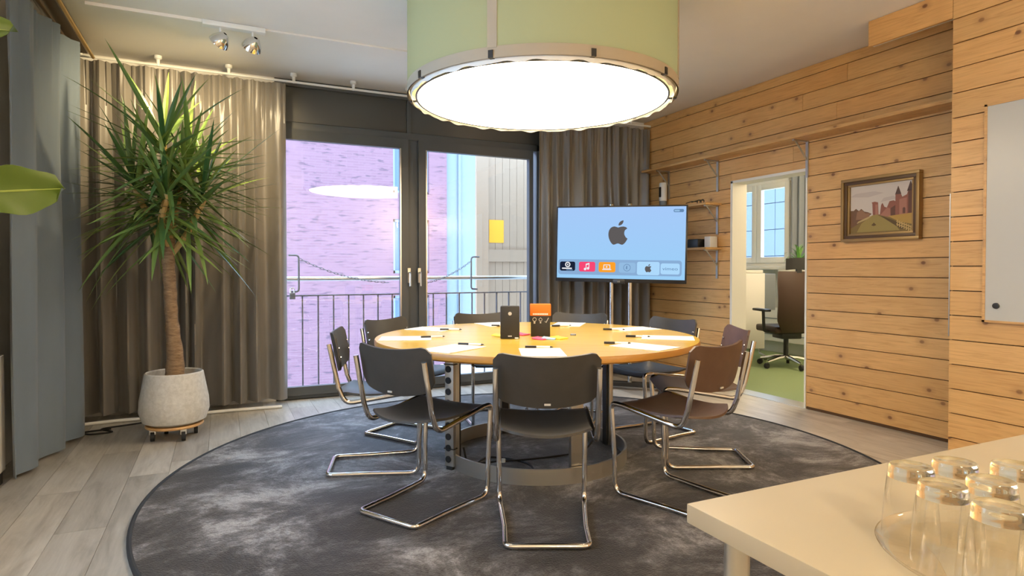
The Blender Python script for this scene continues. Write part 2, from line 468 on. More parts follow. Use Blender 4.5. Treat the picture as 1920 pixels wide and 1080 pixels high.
# boarded wall on the right, behind the step
wr = struct(MB().box(XR+.02, XR+.15, JY-.3, DY0, -.1, ZC).box(XR+.02, XR+.15, DY1, YW+.2, -.1, ZC).box(XR+.02, XR+.15, DY0, DY1, DZ, ZC).build('wall_right', 'groove_dark'))
rh = .1365
def rows(zmax, h):
    z = 0.0; out = []
    while z < zmax-.02:
        out.append((z, min(z+h, zmax))); z += h
    return out
def cut_board(parent, x0, x1, ya, yb, z0, z1, joints=True):
    segs = []
    y = yb
    if joints:
        y = ya; ys = [ya]
        y += 1.0 + rnd.random()*2.4
        while y < yb-.5:
            ys.append(y); y += 1.8 + rnd.random()*2.2
        ys.append(yb)
    else: ys = [ya, yb]
    for a, c in zip(ys, ys[1:]):
        piece('plank', 'pine_boards', x0, x1, a+.0012, c-.0012, z0+.003, z1-.003, parent)
for z0, z1 in rows(ZC, rh):
    dx = rnd.uniform(-.0012, .0012)
    z0_ = max(z0, .018)
    if z1 <= DZ+.001:
        cut_board(wr, XR+dx, XR+.021, JY-.2, DY0, z0_, z1); cut_board(wr, XR+dx, XR+.021, DY1, YW-.002, z0_, z1)
    elif z0 < DZ:
        cut_board(wr, XR+dx, XR+.021, JY-.2, DY0, z0_, z1); cut_board(wr, XR+dx, XR+.021, DY1, YW-.002, z0_, z1)
        piece('plank', 'pine_boards', XR+dx, XR+.021, DY0, DY1, DZ+.001, z1-.002, wr)
    else:
        cut_board(wr, XR+dx, XR+.021, JY-.2, YW-.002, z0_, z1)
struct(MB().box(XR+.004, XR+.02, JY, DY0, 0, .018).box(XR+.004, XR+.02, DY1, YW, 0, .018).build('baseboard_right', 'groove_dark'))
# nearer boarded wall, one step into the room
wn = struct(MB().box(XN+.02, XR+.3, YB, JY-.004, -.1, ZC).build('wall_front', 'groove_dark'))
BY0, BY1, BZ0, BZ1 = .55, 2.045, .85, 2.08        # white board
for z0, z1 in rows(ZC, .146):
    dx = rnd.uniform(-.001, .001)
    cut_board(wn, XN+dx, XN+.021, YB+.01, JY, z0, z1, True)
# beam stub that runs on over the recess
be = struct(MB().box(XN+.022, XN+.05, JY+.002, JY+.525, 2.645, ZC-.002).build('trim_1', 'white_trim'))
piece('plank', 'pine_boards', XN, XN+.021, JY+.002, JY+.53, 2.64, ZC-.003, be)
struct(MB().box(XN-.002, XN+.016, JY-.0005, JY+.005, .75, 1.60).build('trim_2', 'alu'))
# doorway lining
d1 = struct(MB().box(XR-.008, XR+.17, DY1-.025, DY1+.002, 0, DZ).build('door_1', 'white_trim'))
MB().box(XR-.008, XR+.17, DY0-.002, DY0+.014, 0, DZ).build('door_jamb', 'white_trim', d1)
MB().box(XR-.008, XR+.17, DY0, DY1, DZ-.02, DZ+.004).build('door_head', 'white_trim', d1)
MB().box(XR-.01, XR+.17, DY0, DY1, -.004, .004).build('threshold', 'alu', d1)
# ceiling conduit and rails
struct(MB().box(-.75, -.10, 4.615, 4.65, ZC-.02, ZC).build('trim_3', 'ceiling_paint'))
struct(MB().box(.12, 3.3, 4.62, 4.64, ZC-.012, ZC).build('trim_4', 'ceiling_paint'))
# glazed double door
w1 = struct(empty('window_1', (0, YW, 0)))
GZ0, GZ1 = .11, 2.285
P1, P2, P3, P4 = .515, 1.535, 1.785, 2.89
yf0, yf1 = -.01, .075
def bx(name, m_, x0, x1, z0, z1, y0=yf0, y1=yf1, par=w1, bev=.004):
    return MB().box(x0, x1, y0, y1, z0, z1).build(name, m_, par, bevel=bev)
bx('frame', 'anthracite', FX0, FX1, 0, .035)
bx('frame', 'anthracite', FX0, FX0+.05, .035, 2.44); bx('frame', 'anthracite', FX1-.065, FX1, .035, 2.44)
bx('frame', 'anthracite', 1.6, 1.72, .035, 2.44, .0, .06); bx('frame', 'anthracite', FX0, FX1, 2.375, 2.44)
bx('panel', 'anthracite_panel', FX0, 1.605, 2.445, ZC-.005, .01, .06); bx('panel', 'anthracite_panel', 1.645, FX1, 2.445, ZC-.005, .01, .06)
bx('frame', 'anthracite', FX0, FX1, ZC-.06, ZC-.003, -.012, .07); bx('frame', 'anthracite', 1.605, 1.645, 2.44, ZC-.06, -.005, .06)
for k, (a, c) in enumerate(((P1, P2), (P3, P4))):
    sx0, sx1 = a-.045, c+.075 if k == 0 else c+.045
    if k == 1: sx0 = a-.075
    s_ = MB()
    s_.box(sx0, sx1, -.03, .03, .035, GZ0).box(sx0, sx1, -.03, .03, GZ1, 2.375).box(sx0, a, -.03, .03, GZ0, GZ1).box(c, sx1, -.03, .03, GZ0, GZ1)
    so = s_.build('sash', 'anthracite', w1)
    MB().box(a-.005, c+.005, .006, .012, GZ0-.005, GZ1+.005).build('pane', 'window_glass', so)
    gx = c-.001 if k == 0 else a+.001
    MB().box(gx-.006, gx+.006, -.036, -.028, GZ0, GZ1).build('glazing_bead', 'steel', so)
    hx = 1.612 if k == 0 else 1.712
    hb = MB().box(hx-.014, hx+.014, -.042, -.03, 1.02, 1.16)
    hb.tube(fillet([(hx,-.04,1.12),(hx,-.085,1.12),(hx,-.085,.99)], .02, 4), .009, 8)
    hb.build('handle', 'steel', so, smooth=True)
struct(MB().box(FX0, FX1, YW-.03, YW+.22, -.1, .0).build('trim_5', 'anthracite'))

# ------------------------------------------------------------------ outside
bal = struct(MB().box(-1, 4.5, YW+.22, 6.25, -.25, -.06).build('floor_balcony', 'concrete_light'))
ra = empty('balcony_railing', (1.7, 6.12, -.06), 0, 'galvanised balcony railing with tubular steel handrail outside the glazed doors', 'railing')
MB().tube([(-2.2,0,1.12),(1.9,0,1.12)], .021, 12).build('handrail', 'steel', ra, smooth=True)
MB().box(-2.2, 1.9, -.02, .02, .955, .967).build('top_bar', 'galvanised', ra)
MB().box(-2.2, 1.9, -.02, .02, .07, .085).build('bottom_bar', 'galvanised', ra)
bar0 = None
for k in range(29):
    if bar0 is None:
        bar0 = MB().box(-.006,.006,-.006,.006,.08,.96).build('bar', 'galvanised', ra); bar0.location.x = -2.15
    else:
        q = bar0.copy(); C.objects.link(q); q.location.x = -2.15+k*.143
for xx in (-2.2, -.02, 1.9):
    MB().box(xx-.018, xx+.018, -.01, .01, 0, 1.11).build('post', 'galvanised', ra)
def hook(px_x, s, lab):
    o = MB().tube(fillet([(0,0,1.28),(.09*s,0,1.28),(.09*s,0,.94),(0.02*s,0,.94)], .03, 5), .009, 8).build('railing_hook', 'galvanised', None, smooth=True, loc=(px_x, 6.09, 0))
    tag(o, lab, 'hook', 'hooks on the railing')
hook(.57, 1, 'bent steel hook on the balcony railing behind the left door pane')
hook(2.48, -1, 'bent steel hook on the balcony railing behind the right door pane')
def chain(p0, p1, sag, lab):
    root = empty('chain', p0, 0, lab, 'chain', 'chains on the railing')
    n = 26; d_ = Vector(p1)-Vector(p0); me = None; pts = []
    for k in range(n+1):
        u = k/n; pts.append(d_*u + Vector((0,0,-sag*4*u*(1-u))))
    for k in range(n):
        c_ = (pts[k]+pts[k+1])/2; dr = pts[k+1]-pts[k]
        if me is None:
            L = dr.length*.68
            me = MB().tube([(L*math.cos(a*math.pi/5), 0, .008*math.sin(a*math.pi/5)) for a in range(10)], .0026, 4, closed=True).mesh('link', 'galvanised')
        o = bpy.data.objects.new('link', me); C.objects.link(o); o.parent = root; o.location = c_
        o.rotation_euler = (R(90)*(k % 2), -math.atan2(dr.z, dr.x), 0)
chain((.66, 6.08, 1.25), (1.50, 6.08, 1.02), .05, 'thin steel chain hanging from the hook behind the left pane')
chain((1.80, 6.08, 1.00), (2.39, 6.08, 1.24), .05, 'thin steel chain hanging from the hook behind the right pane')
pd = empty('padlock', (.60, 6.07, .90), 0, 'small padlock hanging on the railing behind left pane', 'padlock')
MB().box(-.025,.025,-.012,.012,-.03,.03).build('lock_body', 'galvanised', pd, bevel=.005)
MB().tube(fillet([(-.016,0,.03),(-.016,0,.075),(.016,0,.075),(.016,0,.03)], .014, 4), .005, 6).build('shackle', 'steel', pd, smooth=True)
# boarded timber door of the neighbouring bay, parallel to the facade
sh = empty('shutter', (3.01, 7.5, -.1), 0, 'tall off-white boarded timber shutter standing outside behind the railing', 'shutter')
piece('stile', 'shutter_paint', 0, .17, -.025, .02, 0, 3.6, sh)
for k in range(14):
    piece('board', 'shutter_paint', .172+k*.105, .172+k*.105+.101, 0, .02, .0, 3.6, sh)
piece('rail', 'shutter_paint', .172, 1.64, -.022, -.001, 1.35, 1.51, sh)
piece('rail', 'shutter_paint', .172, 1.64, -.022, -.001, 3.3, 3.5, sh)
no = MB().box(3.195, 3.405, 7.494, 7.4985, 1.50, 1.80).build('yellow_notice', 'yellow_card', None)
tag(no, 'yellow paper notice fixed to the off-white shutter outside', 'notice')
struct(MB().box(2.9, 5.2, 7.0, 8.2, -.3, -.1).build('trim_7', 'concrete_light'))
# brick building across the street
bb = empty('brick_building', (0, 22, 0), 0, 'purplish red brick building across the street with tall windows', 'building')
wc = [(5.63, 6.97), (-9.0, -7.6), (-4.5, -3.1)]
wz = [(-4.6, -2.6), (-1.8, .2), (1.0, 2.96), (3.91, 5.9), (6.8, 8.8)]
b = MB(); xs = [-24, -9.0, -7.6, -4.5, -3.1, 5.63, 6.97, 7.66]
for k in range(7):
    if k % 2 == 0: b.box(xs[k], xs[k+1], 0, .4, -9, 10)
    else:
        zz = [-9] + [z for p in wz for z in p] + [10]
        for j in range(0, len(zz), 2): b.box(xs[k], xs[k+1], 0, .4, zz[j], zz[j+1])
b.build('wall', 'brick_wall', bb)
for a, c in wc:
    for z0, z1 in wz:
        q = MB().box(a, a+.1, .15, .25, z0, z1).box(c-.1, c, .15, .25, z0, z1).box(a, c, .15, .25, z0, z0+.1).box(a, c, .15, .25, z1-.1, z1).box((a+c)/2-.05, (a+c)/2+.05, .15, .25, z0, z1).build('window', 'far_frame', bb)
        MB().box(a, c, .26, .3, z0, z1).build('window_pane', 'far_glass', q)
nb = empty('rendered_building', (7.66, 22.2, 0), 0, 'pale rendered house wall beside the brick building outside', 'building')
MB().box(.02, 20, 0, .4, -9, 10).build('wall', 'render_pale', nb)
MB().tube([(.55,-.08,-9),(.55,-.08,10)], .06, 8).build('downpipe', 'render_pale', nb, smooth=True)
struct(MB().box(-40, 40, 6.4, 60, -9.2, -9).build('ground_street', 'concrete_light'))

# ------------------------------------------------------------------ office beyond the doorway
OX = 7.0
struct(MB().box(XR+.15, OX+.2, 2.6, 9.2, -.12, -.004).build('floor_office', 'green_carpet'))
struct(MB().box(XR+.15, OX+.2, 2.6, 9.2, 2.7, 2.85).build('ceiling_office', 'office_paint'))
OW0, OW1, OZ0, OZ1 = 5.93, 7.75, 1.19, 2.40
struct(MB().box(OX, OX+.2, 2.6, OW0, -.1, 2.7).box(OX, OX+.2, OW1, 9.2, -.1, 2.7).box(OX, OX+.2, OW0, OW1, -.1, OZ0).box(OX, OX+.2, OW0, OW1, OZ1, 2.7)
       .box(XR+.15, OX+.2, 9.0, 9.2, -.1, 2.7).box(XR+.15, OX+.2, 2.6, 2.8, -.1, 2.7).box(XR+.152, XR+.2, YW+.22, 9.0, -.1, 2.7).build('wall_office', 'office_paint'))
w2 = struct(empty('window_2', (OX, OW0, OZ0)))
ww = OW1-OW0; wh = OZ1-OZ0
MB().box(-.02, .06, 0, .05, 0, wh).box(-.02, .06, ww-.05, ww, 0, wh).box(-.02, .06, 0, ww, 0, .05).box(-.02, .06, 0, ww, wh-.05, wh).build('window_frame', 'white_trim', w2, bevel=.004)
for k in range(3):
    y0 = .05+k*(ww-.1)/3; y1 = y0+(ww-.1)/3
    q = MB().box(-.04, .02, y0+.005, y0+.085, .05, wh-.05).box(-.04, .02, y1-.085, y1-.005, .05, wh-.05).box(-.04, .02, y0+.08, y1-.08, .05, .13).box(-.04, .02, y0+.08, y1-.08, wh-.13, wh-.05).build('sash', 'white_trim', w2, bevel=.004)
    MB().box(-.012, -.006, y0+.08, y1-.08, .12, wh-.12).build('pane', 'window_glass', q)
MB().box(-.20, .0, -.1, ww+.1, -.045, -.002).build('window_sill', 'white_trim', w2, bevel=.006)
# pale gridded building seen through the office window
ob = empty('gridded_building', (17, 14, 0), 0, 'pale blue panelled building seen through the office window', 'building')
for j in range(16):
    for k in range(9):
        piece('panel', 'render_pale', 0, .2, -6+j*.8+.012, -6+j*.8+.788, -2+k*.9+.012, -2+k*.9+.888, ob)
MB().box(.1, .3, -6, 6.8, -2, 6.1).build('frame', 'far_frame', ob)
oc = MB().sheet(lambda u, v: (6.90+.028*math.sin(u*26), 5.45+u*.46, .68+v*1.82), 40, 4, .004).build('office_curtain', 'grey_bin', None, smooth=True)
tag(oc, 'blue-grey curtain beside the office window seen through the doorway', 'curtain')
rd = empty('radiator', (6.93, 5.9, 0), 0, 'white radiator cabinet below the office window behind the swivel chair', 'radiator')
MB().box(-.06, .05, -.75, 1.7, .16, .62).build('body', 'white_trim', rd, bevel=.01)
for k in range(3): MB().box(-.065, -.061, -.7, 1.65, .25+k*.11, .262+k*.11).build('groove', 'grey_bin', rd)
for yy in (-.7, 1.6): MB().box(-.03, .03, yy, yy+.04, 0, .17).build('foot', 'white_trim', rd)
# rolling white panel
px_, py_ = W(7.95, 3.0)
pn = empty('rolling_panel', (px_, py_, 0), -R(YAW)+.12, 'tall white rolling panel on castors inside the office doorway', 'panel')
MB().box(-.45, .25, -.03, .03, .13, 1.10).build('board', 'white_lacquer', pn, bevel=.006)
MB().box(-.45, .22, -.035, .035, 1.10, 1.14).build('top_rail', 'white_trim', pn, bevel=.004)
for xx in (-.4, .2):
    MB().tube([(xx,0,.13),(xx,0,.07),(xx,-.14,.05)], .012, 8).build('foot', 'steel', pn, smooth=True)
    MB().tube([(xx-.012,-.14,.028),(xx+.012,-.14,.028)], .028, 12).build('castor', 'black_rubber', pn, smooth=True)
# grey box
gx_, gy_ = W(8.15, 3.33)
gbx = empty('document_box', (gx_, gy_, .62), -R(YAW), 'grey storage box behind the white rolling panel', 'box')
MB().box(-.1, .1, -.1, .1, 0, .47).build('box_body', 'grey_bin', gbx, bevel=.006)
# office swivel chair
cx_, cy_ = W(7.28, 3.23)
ch = empty('swivel_chair', (cx_, cy_, 0), -R(YAW)+.1, 'dark brown office swivel chair on chrome star base seen through doorway', 'chair')
for k in range(5):
    a = R(72*k+200); c_, s_ = math.cos(a), math.sin(a)
    MB().tube([(0,0,.115),(.12*c_,.12*s_,.11),(.30*c_,.30*s_,.075)], [.03,.024,.016], 8).build('base_arm', 'chrome', ch, smooth=True)
    MB().tube([(.31*c_-.016*s_,.31*s_+.016*c_,.032),(.31*c_+.016*s_,.31*s_-.016*c_,.032)], .032, 12).build('castor', 'black_rubber', ch, smooth=True)
MB().tube([(0,0,.09),(0,0,.40)], .028, 12).build('column', 'black_plastic', ch, smooth=True)
MB().box(-.12, .12, -.13, .1, .34, .41).build('mechanism', 'black_plastic', ch, bevel=.015)
MB().box(-.24, .24, -.2, .27, .41, .49).build('seat', 'brown_leather', ch, bevel=.03, seg=3)
def cb_(u, v):
    w_ = .235*(1-.10*(2*v-1)**4) * (1 - .25*max(0, .18-v)/.18)
    return ((2*u-1)*w_, -.24-.05*math.sin(v*3.1)+.05*(2*u-1)**2, .44+v*.68)
MB().sheet(cb_, 12, 12, .05).build('backrest', 'brown_leather', ch, smooth=True)
MB().sheet(lambda u, v: ((2*u-1)*.13, -.25+.04*(2*u-1)**2, 1.14+v*.13+.01*math.sin(u*3.14)), 8, 4, .06).build('headrest', 'black_plastic', ch, smooth=True)
MB().box(-.03, .03, -.27, -.24, 1.05, 1.2).build('headrest_post', 'black_plastic', ch)
for s_ in (-1, 1):
    ar = MB().tube(fillet([(s_*.1,-.05,.40),(s_*.30,-.05,.43),(s_*.31,-.05,.66)], .04, 4), .018, 8).build('arm_support', 'black_plastic', ch, smooth=True)
    MB().box(s_*.31-.04, s_*.31+.04, -.16, .14, .66, .69).build('armrest', 'black_plastic', ch, bevel=.012)
# spider plant on the sill
sx_, sy_ = 6.66, 5.58
spn = empty('spider_plant', (sx_, sy_, 1.147), 0, 'bright green spider plant with arching leaves on the office sill', 'plant')
struct(MB().box(6.58, 7.0, 5.3, 5.83, 1.105, 1.147).build('trim_6', 'white_trim'))
MB().lathe([(.05,0),(.065,.1),(.06,.1),(.05,.02)], 16).build('pot', 'ceramic_pot', spn, smooth=True)
lm = None
for k in range(34):
    if lm is None:
        def lf(u, v): 
            w_ = .012*(1-v)**.6*min(1, v*6+.4)
            return ((2*u-1)*w_, v*.16+.03*v*v, .22*v-.16*v*v*v)
        lm = MB().sheet(lf, 2, 8).mesh('leaf', 'spider_leaf')
    o = bpy.data.objects.new('leaf', lm); C.objects.link(o); o.parent = spn; o.location = (0,0,.09)
    o.rotation_euler = (rnd.uniform(-.5,.7), 0, k*2.4); q = rnd.uniform(.7,1.5); o.scale = (q,q,q)

# ------------------------------------------------------------------ curtains
def curtain(name, p0, p1, z0, z1, nf, amp, seed, material, lab, bulge=0, top_amp=.35, cols=16, rowsn=16):
    rr = random.Random(seed)
    wd_ = [rr.uniform(.45,1.7) for _ in range(nf)]; tot = sum(wd_); cum = [0]
    for w_ in wd_: cum.append(cum[-1]+w_/tot)
    am = [rr.uniform(.45,1.3) for _ in range(nf+2)]; sk = [rr.uniform(-.9,.9) for _ in range(nf+2)]
    d_ = Vector((p1[0]-p0[0], p1[1]-p0[1])); L = d_.length; tx, ty = d_/L; nx, ny = -ty, tx
    def fn(u, v):
        uu = max(0, min(.99999, u+.016*math.sin(9*u+seed)*(1-v)*min(1, u*8, (1-u)*8)))
        i_ = 0
        while i_ < nf-1 and uu >= cum[i_+1]: i_ += 1
        q = (uu-cum[i_])/(cum[i_+1]-cum[i_])
        a = am[i_]*(1-q)+am[i_+1]*q
        grow = top_amp + (1-top_amp)*min(1, (1-v)*1.5)
        qq = q+.10*sk[i_]*math.sin(2*math.pi*q)*(1-.5*v)
        w_ = amp*a*grow*(math.sin(2*math.pi*qq)+.18*sk[i_]*math.sin(4*math.pi*qq))
        hf = max(0, v-.80)/.20
        w_ += .010*hf*math.sin(2*math.pi*u*nf*3.3+seed)+.005*hf*math.sin(2*math.pi*u*nf*5.1)
        w_ += .004*math.sin(7*v+5*u+seed)
        w_ += bulge*math.sin(math.pi*u)
        return (tx*u*L+nx*w_, ty*u*L+ny*w_, z0+(z1-z0)*v)
    o = MB().sheet(fn, nf*cols, rowsn, .004).build(name, material, None, smooth=True, loc=(p0[0], p0[1], 0))
    return tag(o, lab, 'curtain')
curtain('window_curtain', (-1.02, 5.50), (.50, 5.52), .06, 2.70, 11, .075, 3, 'satin_curtain', 'long taupe satin curtain hanging behind the potted yucca')
curtain('window_curtain', (2.93, 5.58), (4.335, 5.62), .03, 2.70, 11, .062, 5, 'satin_curtain', 'long taupe satin curtain hanging behind the television')
curtain('side_curtain', (-1.0, 4.10), (-.87, 5.08), .03, 2.66, 3, .05, 12, 'wool_curtain', 'plain grey-blue wool curtain hanging at the left edge of the photo', top_amp=.8, cols=16)
crl = empty('curtain_rail', (0, 5.54, 2.735), 0, 'thin white curtain rail with ceiling brackets along the window wall', 'curtain rail')
MB().tube([(-1.02,0,0),(4.33,.05,0)], .010, 8).build('rod', 'white_plastic', crl, smooth=True)
for k in range(11):
    xx = -.93+k*.50
    MB().lathe([(.028,.072),(.028,.05),(.014,.04),(.012,-.008)], 12, (xx, (xx+1.02)*.0093, 0)).build('bracket', 'white_plastic', crl, smooth=True)
srl = empty('side_curtain_track', (-.93, 4.6, 2.70), 0, 'dark brown timber curtain track on the ceiling above the side curtain', 'curtain track')
MB().box(-.06, .06, -1.6, .86, .03, .10).build('track_board', 'frame_bronze', srl, bevel=.006)
MB().tube([(.085,-1.6,.02),(.085,.90,.02)], .012, 8).build('track_rod', 'brass', srl, smooth=True)
MB().tube([(-.01,-1.6,.0),(-.01,.86,.0)], .014, 8).build('track_rod', 'frame_bronze', srl, smooth=True)

# ------------------------------------------------------------------ left edge
lc = empty('low_cabinet', (-1.10, 3.6, 0), 0, 'white low cabinet on dark plinth at the left edge of the photo', 'cabinet')
MB().box(-.049, .040, -.7, .575, .07, .69).build('body', 'white_lacquer', lc, bevel=.004)
MB().box(-.049, .03, -.68, .56, 0, .07).build('plinth', 'black_plastic', lc)
dk = MB().box(-1.149, -1.085, 2.9, 4.20, .692, 1.24).build('panel_back', 'brown_leather', None, bevel=.004)
tag(dk, 'dark brown board standing on the white low cabinet at left edge', 'board')
# fig tree, mostly outside the frame
fx, fy = W(1.25, -1.50)
fg = empty('fig_tree', (fx, fy, 0), 0, 'fiddle-leaf fig with broad lobed green leaf at the left edge', 'plant')
MB().lathe([(.12,0),(.155,.28),(.145,.28),(.11,.03)], 24).build('pot', 'ceramic_pot', fg, smooth=True)
MB().tube([(0,0,.03),(.01,.01,.6),(-.02,0,1.1),(.0,.02,1.6),(.0,0,2.0)], [.02,.018,.015,.012,.006], 8).build('stem', 'bark', fg, smooth=True)
def figleaf(u, v):
    w_ = .063*min(1, v/.22)**.6*(max(0, 1-v**9))**.5*(1+.10*math.sin(v*17+2.2+.5*u))
    s_ = 2*u-1
    return (v*.30, s_*w_, .02*abs(s_)+.012*math.sin(v*9+2*s_)*abs(s_)-.06*v*v)
fl_me = MB().sheet(figleaf, 8, 20, .0012).mesh('leaf', 'fig_leaf', True)
rib_me = MB().tube([(v*.30/10, 0, .0025-.06*(v/10)**2) for v in range(11)], [.003]*8+[.002,.0015,.001], 5).mesh('rib', 'fig_rib', True)
def leaf_at(target, roll, lean):
    # leaf base on the stem side, tip pointing into the picture
    base = Vector(target[0]) - Vector((fx, fy, 0)); tip = Vector(target[1]) - Vector((fx, fy, 0))
    dv = (tip-base); L = dv.length; xa = dv.normalized(); toc = Vector((0,0,1.15)) - Vector(target[0])
    za = (toc.normalized()*lean + Vector((0,0,1))*(1-lean)); za = (za - xa*za.dot(xa)).normalized(); ya = za.cross(xa)
    mt = Matrix((xa, ya, za)).transposed().to_4x4()
    mt = Matrix.Translation(base) @ mt @ Matrix.Rotation(roll, 4, 'X') @ Matrix.Scale(L/.30, 4)
    o = bpy.data.objects.new('leaf', fl_me); C.objects.link(o); o.parent = fg; o.matrix_local = mt
    r_ = bpy.data.objects.new('rib', rib_me); C.objects.link(r_); r_.parent = o
    MB().tube([Vector((0,0,base.z-.05)), base*.5+Vector((0,0,base.z*.5)), base], .004, 6).build('petiole', 'fig_rib', fg, smooth=True)
def P(px, py, d): 
    l_ = (px-960)/F*d; x_, y_ = W(d, l_); return (x_, y_, 1.15+(505-py)/F*d)
leaf_at((P(-135, 368, 1.25), P(106, 352, 1.30)), 0, .93)
leaf_at((P(-190, 62, 1.25), P(20, 36, 1.30)), 0, .55)
for k in range(9):
    a = R(150+k*47); h_ = .8+k*.13
    b0 = (fx+.05*math.cos(a), fy+.05*math.sin(a), h_); e0 = (fx+.20*math.cos(R(150+k*19)), fy+.20*math.sin(R(150+k*19)), h_+.1)
    leaf_at(((fx-.03, fy+.01, h_), e0), 0, .1)

# ------------------------------------------------------------------ rug
TX, TY = W(3.78, .145)
RX, RY = 1.66, 3.22; RR = 2.04
rg = empty('rug', (RX, RY, 0), 0, 'large round dark grey mottled rug under the meeting table', 'rug')
MB().lathe([(RR-.02, 0.0005), (RR-.02, .0115), (0, .012)], 96).build('pile', 'rug_pile', rg, smooth=True)
MB().tube([(RR*math.cos(a*math.pi/72)-.012*math.cos(a*math.pi/72), (RR-.012)*math.sin(a*math.pi/72), .008) for a in range(144)], .011, 6, closed=True).build('edge_binding', 'rug_binding', rg, smooth=True)
FZ = .012

# ------------------------------------------------------------------ meeting table
TH, TR = .745, .965
tb = empty('round_table', (TX, TY, FZ), -R(YAW), 'large round honey wood meeting table on a steel ring base', 'table')
th = TH-FZ
MB().lathe([(0, th-.035), (TR-.03, th-.035)], 96, caps=False).lathe([(0, th), (TR-.004, th)], 96, caps=False).build('tabletop', 'table_veneer', tb, smooth=True)
MB().lathe([(TR-.031, th-.0352), (TR-.010, th-.038), (TR, th-.030), (TR, th-.007), (TR-.004, th)], 96, caps=False).build('table_edge', 'table_edge', tb, smooth=True)
MB().lathe([(0, th-.06), (.75, th-.06), (.75, th-.0355), (0, th-.0355)], 48).build('under_frame', 'black_plastic', tb)
RBR = .55
MB().lathe([(RBR, 0), (RBR, .085), (RBR-.012, .085), (RBR-.012, 0)], 72, caps=False).build('base_ring', 'alu', tb, smooth=True)
for (rl, rd_) in ((-.5, -.21), (-.21, .5), (.5, .21), (.21, -.5)):
    L = math.hypot(rl, rd_); ux, uy = rl/L, rd_/L; a = math.atan2(uy, ux)
    mt = Matrix.Translation((ux*(RBR-.035), uy*(RBR-.035), (th-.06)/2+.005)) @ Matrix.Rotation(a, 4, 'Z')
    lg = MB().obox(mt, .028, .075, th-.07).build('leg', 'alu', tb, bevel=.003)
    mt2 = Matrix.Translation((ux*(RBR-.055), uy*(RBR-.055), (th-.06)/2+.005)) @ Matrix.Rotation(a, 4, 'Z')
    MB().obox(mt2, .014, .045, th-.07).build('leg_slot', 'black_plastic', lg)
# perforated cable spine strapped to the front left leg
dx_, dy_ = W(3.50, -.350)
cs = empty('cable_spine', (dx_, dy_, FZ), -R(YAW)-.55, 'grey perforated cable spine strapped to the front left table leg', 'cable duct')
MB().box(-.03, .03, -.012, .012, .02, .655).build('channel', 'alu', cs, bevel=.003)
for k in range(10):
    MB().lathe([(.0,0),(.019,0),(.019,.004),(0,.004)], 16).build('hole', 'black_rubber', cs, loc=(-.015 if 0 else -.005, -.0125, .06+k*.064), rot=(R(90),0,0))
for z in (.12, .60): MB().tube([(-.034,-.016,z),(.034,-.016,z),(.034,.02,z),(-.034,.02,z)], .003, 6, closed=True).build('strap', 'black_plastic', cs)
MB().box(-.02, .02, -.012, .014, 0, .02).build('foot', 'black_rubber', cs)
def cable(name, pts, r, lab, n=8):
    o = MB().tube(crom(pts, n, False), r, 6).build(name, 'black_rubber', None, smooth=True)
    return tag(o, lab, 'cable')
def wl(d, l, z): x_, y_ = W(d, l); return (x_, y_, z)
cz = FZ+.007
cable('power_cable', [wl(3.56,-.28,cz+.1), wl(3.52,-.24,cz), wl(3.7,-.15,cz), wl(3.66,0,cz), wl(3.55,.1,cz+.004), wl(3.42,.11,cz), wl(3.36,-.02,cz), wl(3.40,-.2,cz), wl(3.50,-.26,cz+.01), wl(3.58,-.12,cz+.01), wl(3.62,.05,cz+.01), wl(3.72,.25,cz), wl(3.85,.45,cz), wl(3.95,.55,cz+.1)], .006,
      'black power cable coiled on the rug inside the table ring')
tie = MB().lathe([(0,0),(.012,0),(.012,.02),(0,.02)], 10).build('cable_tie', 'white_plastic', None, loc=wl(3.585,-.05,FZ+.014)); tag(tie, 'small white tie holding the coiled black cable', 'cable tie')
cable('power_cable', [(-.45,5.36,.006), (-.62,5.30,.006), (-.78,5.24,.006), (-.70,5.12,.006), (-.82,5.10,.006), (-.88,5.18,.006), (-.72,5.22,.006)], .006, 'black cable loop lying on the floor beside the side curtain')

o = MB().tube(crom([(-.97,5.40,.014),(-.7,5.44,.014),(-.35,5.42,.014),(.0,5.45,.014),(.45,5.43,.014)], 6, False), .013, 8).build('floor_cable', 'white_plastic', None, smooth=True)
tag(o, 'cream cable duct lying along the floor below the curtain behind the yucca', 'cable duct')
